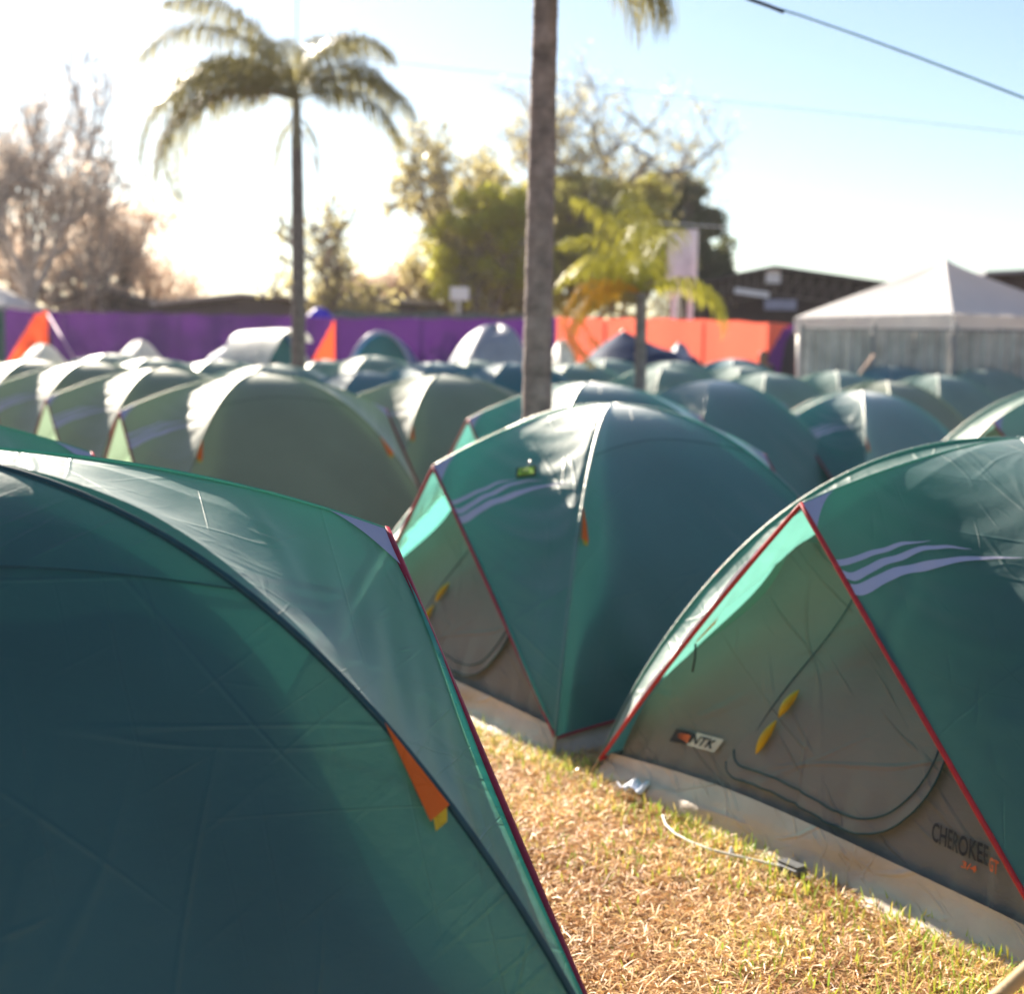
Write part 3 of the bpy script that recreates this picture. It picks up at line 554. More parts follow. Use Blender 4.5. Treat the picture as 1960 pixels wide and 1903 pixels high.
# ---------------------------------------------------------------- gazebos
PVC = cloth('white_canvas', (.72, .70, .68), (.70, .62, .55), .3, 0, .5, .4, .15, 1.2, .04)
PVC2 = cloth('blue_white_canvas', (.40, .44, .60), (.5, .5, .6), .3, 0, .5, .4, .15, 1.2, .04)
def gazebo(c, S, rz, eave, peak, label, val=.32):
    g = tag(empty('gazebo', c, rz), label, 'gazebo', 'white gazebos'); h = S/2; n = 14; mb = MB()
    for q in range(4):
        V = []
        for j in range(n+1):
            f = j/n
            for i in range(n+1):
                s = (i/n-.5)*2; half = h*f; z = peak+(eave-peak)*(f**.82) + .05*math.sin(f*3.14)*(s*s-.5)*2; V.append(Matrix.Rotation(q*math.pi/2, 3, 'Z') @ Vector((half, s*half, z)))
        mb.add(V, gridF(n, n).tolist())
    mb.build('roof', PVC, g)
    mb = MB()
    for q in range(4):
        V = []
        for j in range(3):
            for i in range(25): s = (i/24-.5)*2; V.append(Matrix.Rotation(q*math.pi/2, 3, 'Z') @ Vector((h+.01+.012*math.sin(i*1.7), s*(h+.01), eave-val*j/2)))
        mb.add(V, gridF(24, 2).tolist())
    mb.build('valance', PVC, g)
    for sx in (1, -1):
        for sy in (1, -1): MB().tube([(sx*(h-.06), sy*(h-.06), -.1), (sx*(h-.06), sy*(h-.06), eave-.02)], .035, 8).build('leg', METAL, g)
    return g
cn = W(1824, 600, 24.5); S = 3.91; ang = R(121.8); dl = Vector((math.cos(ang), math.sin(ang)))*S; dr = Vector((dl.y, -dl.x)); cc = Vector((cn.x, cn.y))+(dl+dr)/2; pk = W(1801, 494, cc.y).z
gazebo((cc.x, cc.y, .05), S, ang, cn.z-.05, pk-.05, 'large white peaked gazebo behind the corrugated metal fence on the right')
cn = W(60, 585, 34); gz2 = gazebo((W(-190, 600, 34).x, 36, .1), 5.2, R(12), W(0, 583, 34).z-.1, W(-120, 470, 34).z-.1, 'white gazebo roof slope at the far left edge above the hoarding')
# ---------------------------------------------------------------- corrugated fence under it
mf = tag(empty('metal_fence', (0, 24.0, .05)), 'grey corrugated metal sheet fence under the large white gazebo', 'fence')
COR = plain('galvanised_sheet', (.42, .42, .42), .42, .55, .25, 3)
def corr(px0, px1, d0, d1):
    a = W(px0, 628, d0); b_ = W(px1, 631, d1); Ln = (b_-a).length; n = int(Ln/.018); V = []
    for i in range(n+1):
        f = i/n; P = a.lerp(b_, f); o = .035*math.sin(2*math.pi*i*.018/.19)
        for z in (-.12, 1.0, P.z-.05): V.append((P.x, P.y-24+o, z))
    return mesh('metal_sheet', V, gridF(2, n).tolist(), COR, mf)
for a, b_ in ((1533, 1610), (1611, 1668), (1674, 1750), (1751, 1822), (1830, 1905), (1906, 1990), (1991, 2080)): corr(a, b_, 24.3, 24.3)
for px in (1533, 1671, 1826, 1990):
    P = W(px, 626, 24.2); MB().box((P.x, .14, (P.z)/2-.05), (.07, .07, P.z+.1)).build('post', POST, mf, False)
P = [W(1533, 626, 24.3), W(2080, 633, 24.3)]; MB().tube([(P[0].x, .12, P[0].z-.07), (P[1].x, .12, P[1].z-.07)], .02, 6).build('rail', POST, mf)
MB().tube([W(1634, 735, 22), W(1672, 680, 23.5)], .035, 8)
tag(MB().tube([W(1632, 740, 22.5), W(1650, 711, 22.8), W(1672, 681, 23.4)], .03, 8).build('wooden_stake', plain('stake_wood', (.35, .24, .18), .7)), 'slanting wooden stake leaning against the corrugated fence', 'stake')
# ---------------------------------------------------------------- billboard
bb = tag(empty('billboard', (W(1303, 600, 33).x, 33, .15), R(-38)), 'white upright board sign on two posts behind the coral hoarding', 'sign')
wt = plain('board_white', (.85, .85, .88), .5, var=.08, scale=1.5); x0 = bb.location
tp = W(1303, 440, 33).z-.15; bt = W(1303, 566, 33).z-.15
MB().box((0, 0, (tp+bt)/2), (.78, .07, tp-bt)).build('board', wt, bb, False); MB().box((0, -.045, (tp+bt)/2+.1), (.6, .01, (tp-bt)*.6)).build('poster', plain('poster_grey', (.75, .79, .85), .5, var=.2, scale=2), bb, False)
for s in (-.22, .22): MB().box((s, .05, bt/2), (.12, .06, bt+.2)).build('post', wt, bb, False)
# ---------------------------------------------------------------- sheds and roofs far behind
def shed(px0, px1, apx, y_ridge, y_eave0, y_eave1, d, depth, label, mat, roofm, truss=True, base=None):
    a = W(px0, y_eave0, d); b_ = W(px1, y_eave1, d); r_ = W(apx, y_ridge, d); g = tag(empty('shed', ((a.x+b_.x)/2, d, .2)), label, 'building'); ox = g.location.x
    V = [(a.x-ox, 0, -.2), (b_.x-ox, 0, -.2), (b_.x-ox, 0, b_.z-.2), (r_.x-ox, 0, r_.z-.2), (a.x-ox, 0, a.z-.2)]; k = 5; V += [(x, depth, z) for x, y, z in V]
    mesh('wall', V, [(0, 1, 2, 3, 4), (9, 8, 7, 6, 5), (0, 5, 6, 1), (1, 6, 7, 2), (0, 4, 9, 5)], mat, g, False)
    for (p, q) in ((a, r_), (r_, b_)):
        t = .14; P0 = Vector((p.x-ox, -.8, p.z-.2)); P1 = Vector((q.x-ox, -.8, q.z-.2)); up = Vector((0, 0, t))
        mesh('roof', [P0+up*.3, P1+up*.3, P1+up*.3+Vector((0, depth+1, 0)), P0+up*.3+Vector((0, depth+1, 0)), P0+up, P1+up, P1+up+Vector((0, depth+1, 0)), P0+up+Vector((0, depth+1, 0))],
             [(3, 2, 1, 0), (4, 5, 6, 7), (0, 1, 5, 4), (1, 2, 6, 5), (2, 3, 7, 6), (3, 0, 4, 7)], roofm, g, False)
        if truss:
            mb = MB(); n = 9
            for i in range(n):
                A = P0.lerp(P1, i/n)+Vector((0, .3, 0)); B = P0.lerp(P1, (i+1)/n)+Vector((0, .3, 0)); dn = Vector((0, 0, -.75)); mb.tube([A, A+dn], .03, 4); mb.tube([A+dn, B], .03, 4); mb.tube([A+dn, B+dn], .04, 4)
            mb.build('truss', plain('truss_grey', (.16, .13, .12), .6), g)
    return g
BR = plain('dark_brown_shed', (.045, .028, .032), .8); RF = plain('dark_roof', (.06, .045, .045), .6)
sh = shed(1330, 1690, 1475, 519, 548, 551, 46, 8, 'dark brown gabled shed with lattice trusses between trees and white gazebo', BR, RF)
ox = sh.location.x
P = W(1480, 528, 45.5); MB().box((P.x-ox, -.5, P.z-.2), (.45, .1, .45)).build('lamp_box', wt, sh, False)
P = W(1440, 560, 45); MB().box((P.x-ox, -.9, P.z-.2), (1.1, .08, .18), 0, 0, R(7)).build('sign_board', wt, sh, False)
P = W(1495, 583, 45); MB().box((P.x-ox, -.9, P.z-.2), (1.0, .08, .32)).build('sign_board', plain('sign_blue_grey', (.28, .3, .42), .5), sh, False)
shed(1870, 2150, 2000, 525, 531, 531, 42, 8, 'dark roofed shed behind the right slope of the white gazebo', BR, plain('pale_roof', (.3, .3, .34), .6), False)
BEI = plain('beige_roof', (.50, .42, .36), .6, var=.3, scale=1.2); DGR = plain('dark_grey_wall', (.12, .10, .11), .8)
shed(300, 610, 470, 572, 590, 584, 40, 5, 'low shed with sunlit beige roof above the purple hoarding, left of the thin palm', DGR, BEI, False)
shed(650, 850, 740, 580, 592, 590, 44, 5, 'low grey roofed stall above the hoarding between thin palm and green tree', DGR, BEI, False)
shed(120, 300, 200, 562, 585, 585, 42, 5, 'shadowed grey roofed stall under the brown trees at the left', DGR, DGR, False)
# green netting screen behind the purple hoarding right part
gs = tag(empty('green_screen', (W(820, 600, 33).x, 33, .1)), 'strip of dull green netting just above the purple hoarding, left of the tall palm', 'screen')
zt = W(820, 598, 33).z-.1; ww = W(1000, 600, 33).x-W(640, 600, 33).x; V = []
for i in range(31):
    for z in (0, zt+.03*math.sin(i*.9)): V.append(((i/30-.5)*ww, .04*math.sin(i*1.3), z))
mesh('netting', V, gridF(1, 30).tolist(), plain('net_green', (.10, .16, .12), .8), gs); MB().tube([(-ww/2, .03, 0), (-ww/2, .03, zt)], .03, 6).build('post', POST, gs); MB().tube([(ww/2, .03, 0), (ww/2, .03, zt)], .03, 6).build('post', POST, gs)
# ---------------------------------------------------------------- bigger tents along the hoarding
def hoop_tent(px, d, pxw, pytop, label, flym, sidem, rz, hood=False):
    P = W(px, pytop, d); wd = pxw/CAM_F*d/2; h = P.z-.1; g = tag(empty('tunnel_tent', (P.x, d, .1), rz), label, 'tent', 'larger tunnel tents along the hoarding'); n = 24; k = 12
    def ring(f): return wd*(1-.10*f*f), h*(1-.22*f*f)
    V = []
    for j in range(k+1):
        f = j/k; a, b_ = ring(f)
        for i in range(n+1): t = math.pi*i/n; V.append((-a*math.cos(t), 2.2*f+.03*math.sin(i*2.1+j), b_*math.sin(t)**.85))
    mesh('tunnel_fly', V, gridF(n, k).tolist(), sidem, g)
    V = [(0, 2.2, 0)]; a, b_ = ring(1)
    for i in range(n+1): t = math.pi*i/n; V.append((-a*math.cos(t), 2.2, b_*math.sin(t)**.85))
    mesh('rear_wall', V, [(0, i+2, i+1) for i in range(n)], sidem, g)
    V = []
    for i in range(n+1): t = math.pi*i/n; V += [(-wd*.98*math.cos(t), .25, h*.98*math.sin(t)**.85), (-wd*.62*math.cos(t), .27, h*.72*math.sin(t)**.9)]
    mesh('front_panel', V, gridF(1, n).tolist(), cloth('teal_panel'+str(px), (.02, .20, .20), (.04, .4, .36), .3, 0, .5), g)
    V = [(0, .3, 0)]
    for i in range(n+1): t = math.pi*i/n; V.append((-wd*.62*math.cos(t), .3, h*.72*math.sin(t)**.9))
    mesh('door_shade_sheet', V, [(0, i+1, i+2) for i in range(n)], DARK, g)  # dark sheet across the mouth stands in for shade inside the tunnel
    MB().tube([(-wd*math.cos(math.pi*i/n), -.01, h*math.sin(math.pi*i/n)**.85) for i in range(n+1)], .035, 8).build('front_rim', flym, g)
    if hood:
        V = []
        for j in range(9):
            f = j/8
            for i in range(n+1): t = math.pi*(.05+.62*i/n); V.append((-(wd*1.02)*math.cos(t), -.45+1.7*f+.03*math.sin(i*1.1), (h*1.03-.05*abs(f-.3))*math.sin(t)**.85))
        mesh('hood', V, gridF(n, 8).tolist(), flym, g)
    return g
WF = cloth('white_fly', (.68, .66, .62), (.7, .68, .6), .4, 0, .5, .4, .5, 2)
BLU = cloth('blue_fly', (.02, .09, .22), (.03, .15, .35), .3, 0, .5, .4, .3, 2)
hoop_tent(540, 25.0, 150, 634, 'blue and white tunnel tent with open mouth standing behind the thin palm foot', WF, BLU, R(42), True)
hoop_tent(728, 26.5, 155, 636, 'arched tunnel tent with dark doorway right of the orange shape on the hoarding', cloth('pale_rim', (.35, .36, .5), (.4, .4, .5), .3), BLU, R(-6))
# white pointed cloth-covered tents
def lump(px, d, pxw, pytop, label, mat, cat='tent', seed=0, name='covered_tent', ln=1.2, pw=1.0, skew=0):
    P = W(px, pytop, d); a = pxw/CAM_F*d/2; h = P.z-.1; r = np.random.default_rng(seed); n = 36; k = 18; V = []; ph = r.uniform(0, 6, 4)
    for j in range(k+1):
        e = j/k*math.pi/2
        for i in range(n+1):
            t = 2*math.pi*i/n; w_ = 1+.06*math.sin(5*t+ph[0])+.04*math.sin(9*t+3*e+ph[1]); V.append((a*math.cos(t)*math.cos(e)**pw*w_+skew*a*math.sin(e)**2, ln*math.sin(t)*math.cos(e)**pw*w_, h*math.sin(e)**1.1*(1+.03*math.sin(3*t+ph[2]))))
    g = tag(empty(name, (P.x, d, .1)), label, cat); mesh('cover', V, gridF(n, k).tolist(), mat, g)
    MB().tube([(a*math.cos(2*math.pi*i/n)*1.0, ln*math.sin(2*math.pi*i/n), .02) for i in range(n+1)], .02, 5).build('hem', SEAM, g); return g
lump(268, 26.5, 150, 655, 'cream pointed cloth over a small tent before the left purple hoarding', WF, seed=2, pw=1.1)
lump(82, 25.5, 130, 662, 'white tarpaulin over a low tent under the left orange shape', WF, seed=3)
GREY = cloth('grey_tarp', (.30, .32, .40), (.35, .37, .45), .3, 0, .5, .5, .9, 2)
lump(925, 25.0, 200, 626, 'crumpled silver grey tarpaulin heap left of the tall palm trunk', GREY, 'tarpaulin', 5, 'tarp_heap', 1.3, .8, .25)
lump(1075, 25.0, 90, 655, 'whitish covered tent just right of the tall palm trunk', WF, seed=6)
NV = cloth('navy_cloth', (.015, .04, .11), (.02, .06, .16), .2, 0, .7, .1, .4, 1.5)
# navy marquee with concave slopes
def marquee():
    d = 26.5; pk = W(1193, 632, d); g = tag(empty('marquee', (pk.x, d, .1)), 'navy blue peaked tent with long drooping slope behind the small palm trunk', 'tent'); h = pk.z-.1; n = 40; k = 20; V = []
    for j in range(k+1):
        f = j/k
        for i in range(n+1):
            t = 2*math.pi*i/n; wr = .5+.5*math.cos(t); rad = 1.05+.75*wr; x = f*rad
            za = np.interp(x, [0, .35, .7, 1.05, 1.35, 1.55, 1.7, 1.8], [0, .17, .32, .40, .47, .68, 1.3, h]); zb = np.interp(x, [0, .5, .9, 1.05], [0, .35, .8, h]); dz = za*wr+zb*(1-wr)
            V.append((rad*math.cos(t)*f*(1+.02*math.sin(8*t)), 1.1*rad*math.sin(t)*f, max(0, h-min(dz, h))))
    mesh('canopy', V, gridF(n, k).tolist(), NV, g); MB().tube([(0, 0, 0), (0, 0, h)], .03, 6).build('pole', METAL, g)
marquee()
lump(1300, 28, 80, 660, 'grey white cover showing over the drooping slope of the navy tent', GREY, seed=8)
p = W(612, 592, 33); ud = tag(empty('beach_umbrella', (p.x, 33, .1)), 'bright violet blue umbrella top above the hoarding beside the thin palm', 'umbrella'); n = 24; V = []
h = p.z-.1
for j in range(9):
    for i in range(n+1): t = 2*math.pi*i/n; f = j/8; V.append((.42*f*math.cos(t), .42*f*math.sin(t), h+.05-.38*f*f-.02*abs(math.sin(4*t))*f))
mesh('canopy', V, gridF(n, 8).tolist(), cloth('violet_cloth', (.06, .03, .55), (.1, .05, .8), .5, 0), ud); MB().tube([(0, 0, -.1), (0, 0, h)], .02, 6).build('pole', METAL, ud)
p = W(880, 562, 38); gb = tag(empty('floodlight', (p.x, 38, .1)), 'small white box light on a pole before the green tree', 'light'); MB().box((0, 0, p.z-.1), (.5, .2, .35)).build('housing', wt, gb, False); MB().tube([(0, .1, 0), (0, .1, p.z-.2)], .04, 6).build('pole', POST, gb)
# ---------------------------------------------------------------- person
def person():
    P = W(1462, 672, 27.5); g0 = gz(P.x, P.y); H = P.z-g0; s = H/1.72
    root = empty('person', (P.x, 27.5, g0), R(180)); tag(root, 'person with long dark hair in dark top standing by the purple swoosh of the hoarding', 'person')
    J = {'pel': (0, 0, .95, .13), 'wst': (0, 0, 1.08, .115), 'chs': (0, 0, 1.28, .13), 'sh': (0, 0, 1.40, .09), 'nk': (0, .0, 1.47, .052), 'hd0': (0, .01, 1.52, .065), 'hd1': (0, .012, 1.60, .083), 'hd2': (0, .0, 1.67, .07), 'hd3': (0, 0, 1.715, .03)}
    E_ = [('pel', 'wst'), ('wst', 'chs'), ('chs', 'sh'), ('sh', 'nk'), ('nk', 'hd0'), ('hd0', 'hd1'), ('hd1', 'hd2'), ('hd2', 'hd3')]
    for k, sx in (('l', 1), ('r', -1)):
        J.update({'s'+k: (sx*.17, 0, 1.39, .055), 'e'+k: (sx*.24, -.03, 1.12, .04), 'w'+k: (sx*.20, .10, .92, .028), 'h'+k: (sx*.18, .14, .86, .03), 'hp'+k: (sx*.09, 0, .90, .095), 'k'+k: (sx*.10, .02, .50, .06), 'a'+k: (sx*.11, 0, .09, .04), 't'+k: (sx*.12, .13, .04, .035)})
        E_ += [('sh', 's'+k), ('s'+k, 'e'+k), ('e'+k, 'w'+k), ('w'+k, 'h'+k), ('pel', 'hp'+k), ('hp'+k, 'k'+k), ('k'+k, 'a'+k), ('a'+k, 't'+k)]
        for f in range(5):
            n_ = 'f%d%s' % (f, k); a = (f-2)*.013; J[n_+'1'] = (sx*.18+a, .165+(.0 if f else -.02), .83, .009); J[n_+'2'] = (sx*.18+a*1.2, .175, .79+(abs(f-2)*.006), .007); E_ += [('h'+k, n_+'1'), (n_+'1', n_+'2')]
    names = list(J); V = [tuple(c*s for c in J[n][:3]) for n in names]; E2 = [(names.index(a), names.index(b)) for a, b in E_]
    me = bpy.data.meshes.new('body'); me.from_pydata(V, E2, []); o = bpy.data.objects.new('body', me); link(o, root); m = o.modifiers.new('s', 'SKIN'); me.skin_vertices
    if not me.skin_vertices: bpy.context.view_layer.update()
    lay = me.skin_vertices[0] if me.skin_vertices else None
    for i, n in enumerate(names):
        r = J[n][3]*s; lay.data[i].radius = (r*(1.25 if n in ('chs', 'wst', 'pel') else 1), r*(.85 if n in ('chs', 'wst', 'pel') else 1)); lay.data[i].use_root = (n == 'pel')
    o.modifiers.new('d', 'SUBSURF').levels = 2; o.modifiers['d'].render_levels = 2
    skin = plain('skin', (.36, .19, .12), .5); me.materials.append(skin)
    dk = plain('dark_clothes', (.025, .025, .035), .8); hair = plain('dark_hair', (.025, .015, .012), .5)
    mb = MB().tube([(0, 0, z*s) for z in (.93, 1.05, 1.2, 1.34, 1.42)], [.165*s, .145*s, .155*s, .165*s, .09*s], 16)
    for sx in (1, -1): mb.tube([(sx*.14*s, 0, 1.40*s), (sx*.19*s, 0, 1.34*s), (sx*.215*s, -.01*s, 1.22*s)], [.065*s, .062*s, .055*s], 10)
    mb.build('top', dk, root); mb = MB()
    for sx in (1, -1): mb.tube([(sx*.07*s, 0, .97*s), (sx*.09*s, 0, .85*s), (sx*.10*s, .02*s, .5*s), (sx*.11*s, 0, .1*s)], [.115*s, .115*s, .08*s, .06*s], 12)
    mb.build('trousers', plain('jeans', (.04, .06, .12), .8), root)
    V = []; n = 20
    for j in range(11):
        e = j/10*2.4
        for i in range(n+1):
            t = math.pi*(-.12+1.24*i/n)+math.pi; f = min(1, e/1.5); V.append((math.cos(t)*.10*s*math.sin(min(e, 1.57)), (math.sin(t)*.115*math.sin(min(e, 1.57))-.005)*s, (1.63+.105*math.cos(min(e, 1.57))-max(0, e-1.57)*.3)*s))
    mesh('hair', V, gridF(n, 10).tolist(), hair, root)
    mb = MB()
    for sx in (1, -1): mb.tube([(sx*.03*s, .088*s, 1.615*s), (sx*.03*s, .097*s, 1.615*s)], .009*s, 6)
    mb.tube([(0, .09*s, 1.61*s), (0, .108*s, 1.585*s), (0, .09*s, 1.575*s)], [.008*s, .012*s, .008*s], 6); mb.tube([(-.022*s, .087*s, 1.545*s), (0, .094*s, 1.543*s), (.022*s, .087*s, 1.545*s)], .006*s, 5); mb.build('face_features', plain('features', (.12, .04, .03), .5), root)
person()
# ---------------------------------------------------------------- palms
BARK = plain('palm_bark', (.14, .105, .10), .85, var=.35, scale=14, bump=.6, bscale=40)
def palm_trunk(base, top, r0_, r1_, parent, rings=60, lean=0, mat=None, swell=0):
    n = 20; V = []; base = Vector(base); top = Vector(top); r = np.random.default_rng(int(abs(base.x)*100)+3)
    K = rings*4
    for j in range(K+1):
        f = j/K; c = base.lerp(top, f)+Vector((lean*math.sin(f*math.pi), 0, 0)); rad = r0_+(r1_-r0_)*f + swell*math.exp(-f*14); rad *= 1+.028*((j % 4 == 0)-.3)+.02*math.sin(j*.37)
        for i in range(n): t = 2*math.pi*i/n; V.append(c+Vector((math.cos(t), math.sin(t), 0))*rad*(1+.015*r.normal()))
    F = [(j*n+i, j*n+(i+1) % n, (j+1)*n+(i+1) % n, (j+1)*n+i) for j in range(K) for i in range(n)]
    return mesh('trunk', V, F, mat or BARK, parent)
def leafmat(name, c1, c2, tc, tr=.35):
    m, nt, b, out = nm(name); L = nt.links.new; n = noise(nt, 1.7, 3); r = ramp(nt, n.outputs[0], [(.38, c1), (.62, c2)]); L(r.outputs[0], b.inputs['Base Color']); b.inputs['Roughness'].default_value = .45
    t = N(nt, 'ShaderNodeBsdfTranslucent'); t.inputs[0].default_value = (*tc, 1); ms = N(nt, 'ShaderNodeMixShader'); ms.inputs[0].default_value = tr; L(b.outputs[0], ms.inputs[1]); L(t.outputs[0], ms.inputs[2]); L(ms.outputs[0], out.inputs[0]); return m
def frond(start, az, elev, length, droop, mat, parent, nl=46, ll=.55, hang=.8, seed=0, wid=.022, el=None):
    r = np.random.default_rng(seed); pts = []; p = Vector(start); e = elev; step = length/24; tang = []
    for i in range(25):
        pts.append(p.copy()); d = Vector((math.cos(az)*math.cos(e), math.sin(az)*math.cos(e), math.sin(e))); tang.append(d); p = p+d*step; e -= droop/24*(1+.8*i/24)
    mb = MB().tube(pts, [.018*(1-.8*i/24)*max(.6, length/2.4) for i in range(25)], 5)
    for k in range(nl):
        f = .12+.88*k/nl; i = min(23, int(f*24)); q = pts[i].lerp(pts[i+1], f*24-i); t = tang[i]; sd_ = t.cross(Vector((0, 0, 1))); sd_ = sd_.normalized() if sd_.length > .1 else Vector((math.sin(az), -math.cos(az), 0))
        up = sd_.cross(t)
        for s in (1, -1):
            L_ = ll*(math.sin(math.pi*min(1, f*.9+.1))**.6+.15)*r.uniform(.8, 1.15); d0 = (sd_*s*r.uniform(.75, 1.1)+t*.55+up*r.uniform(-.1, .5)).normalized()
            d1 = (d0+Vector((0, 0, -hang*1.1))).normalized(); d2 = (d0*.5+Vector((0, 0, -hang*2.2))).normalized(); wv = t.cross(d0).normalized()*0+t*wid*.5
            a = q; b_ = a+d0*L_*.35; c = b_+d1*L_*.35; e_ = c+d2*L_*.3
            mb.add([a-wv*.6, a+wv*.6, b_+wv, b_-wv, c+wv*.8, c-wv*.8, e_], [(0, 1, 2, 3), (3, 2, 4, 5), (5, 4, 6)])
    return mb.build('frond', mat, parent)
PL1 = leafmat('palm_leaf', (.12, .11, .05), (.20, .17, .07), (.36, .32, .12), .42); PL2 = leafmat('palm_leaf_dry', (.26, .17, .10), (.36, .24, .15), (.5, .32, .16), .35)
PLY = leafmat('palm_leaf_yellow', (.24, .26, .03), (.42, .36, .05), (.55, .50, .06), .4); PLO = leafmat('palm_leaf_orange', (.60, .30, .02), (.70, .40, .03), (.9, .5, .04), .45)
# thin palm, left
d = 22.; b0 = W(570, 720, d); t0 = W(568, 285, d); c0 = W(567, 190, d)
pr = tag(empty('palm_tree', (b0.x, d, gz(b0.x, d))), 'slender palm with drooping feathery crown against the white sky, left of centre', 'palm tree'); o = pr.location.copy()
palm_trunk((0, 0, -.1), (t0.x-o.x, 0, t0.z-o.z), .125, .09, pr, 50, .02); crown = Vector((c0.x-o.x, 0, c0.z-o.z))
sh_ = palm_trunk((t0.x-o.x, 0, t0.z-o.z), crown, .09, .06, pr, 8, 0, plain('crownshaft', (.20, .17, .12), .7)); sh_.name = 'crownshaft'
# azimuth in world (0 = right, 180 = left, 90 = away), elevation, length, droop
FR = [(180, 42, 2.6, 1.45), (174, 56, 2.6, 1.9), (182, 66, 3.0, 1.6), (196, 74, 2.6, 1.2), (60, 84, 2.1, 1.5), (345, 76, 2.1, 1.7), (2, 38, 2.1, 1.35), (-6, 20, 2.1, 1.4), (100, 60, 2.2, 1.6), (262, 66, 2.0, 1.7), (205, 50, 2.6, 2.0), (200, 30, 3.7, 2.0), (165, 24, 3.3, 1.9), (184, 16, 3.2, 1.6), (180, 30, 3.4, 2.1), (20, 62, 2.1, 2.0)]
for i, (az, el_, ln_, dr_) in enumerate(FR): frond(crown, R(az), R(el_), ln_, dr_, PL1, pr, 84, .62, 1.4, i, .022)
frond(crown, R(183), R(20), 3.0, 1.5, PL2, pr, 50, .3, 1.6, 31, .026); frond(crown-Vector((0, 0, .3)), R(0), R(-62), 2.4, .5, PL2, pr, 40, .16, 1.5, 32, .02); frond(crown-Vector((0, 0, .2)), R(170), R(-50), 1.1, .7, PL1, pr, 30, .25, 1.4, 33, .03)
frond(crown-Vector((0, 0, .2)), R(10), R(-45), 1.0, .8, PL1, pr, 30, .25, 1.4, 34, .03)
# tall palm trunk, centre
d = 8.9; b0 = W(1027, 900, d); m0 = W(1034, 400, d); t0 = W(1038, -60, d); zt = 4.3
pr = tag(empty('palm_tree', (b0.x, d, gz(b0.x, d))), 'tall palm trunk in the centre running out of the top of the picture', 'palm tree'); o = pr.location.copy()
palm_trunk((0, 0, -.1), (t0.x-o.x+.03, 0, zt-o.z), .101, .074, pr, 95, -.012, plain('palm_bark_near', (.25, .19, .17), .85, var=.45, scale=9, bump=.8, bscale=34)); crown = Vector((t0.x-o.x+.03, 0, zt-o.z))
for i in range(14): frond(crown, R(i*360/14+12), R(50+18*(i % 3)), 1.9+.2*(i % 2), .9+.2*(i % 3), PL1, pr, 40, .42, .8, 50+i, .014)
frond(crown, R(-12), R(-14), 1.02, .8, PL1, pr, 90, .5, 1.6, 77, .012); frond(crown, R(-22), R(-22), 1.0, .7, PL1, pr, 80, .5, 1.6, 79, .012); frond(crown, R(4), R(-32), .95, .6, PL1, pr, 46, .42, 1.6, 78, .012)
# small yellowing palm
d = 15.6; b0 = W(1222, 800, d); c0 = W(1222, 560, d)
pr = tag(empty('palm_tree', (b0.x, d, gz(b0.x, d))), 'short palm with yellow green and orange hanging fronds before the coral hoarding', 'palm tree'); o = pr.location.copy()
crown = Vector((0, 0, c0.z-o.z)); palm_trunk((0, 0, -.1), crown, .068, .06, pr, 26, .01, plain('palm_bark_grey', (.24, .20, .19), .85, var=.35, scale=14, bump=.6))
YF = [(175, 58, 1.15, 1.5), (160, 74, 1.25, 1.2), (100, 84, 1.4, .6), (80, 78, 1.3, .9), (185, 82, 1.35, .8), (210, 60, 1.1, 1.4), (270, 66, .9, 1.5), (130, 66, 1.2, 1.4), (40, 84, 1.0, .9)]
for i, (az, el_, ln_, dr_) in enumerate(YF): frond(crown, R(az), R(el_), ln_, dr_*1.1, PLY, pr, 40, .42, 1.1, 90+i, .012)
for az, el_, ln_, dr_, sd_ in ((178, 35, 1.6, 2.6, 120), (196, 20, 1.5, 2.3, 121), (168, 10, 1.3, 1.7, 122), (184, 28, 1.2, 2.4, 123)): frond(crown, R(az), R(el_), ln_, dr_, PLO, pr, 34, .34, 1.4, sd_, .016)
frond(crown, R(-4), R(36), 1.35, 1.9, PLY, pr, 36, .34, 1.5, 130, .016); frond(crown, R(3), R(28), 1.25, 1.6, PLY, pr, 36, .30, 1.5, 131, .016)
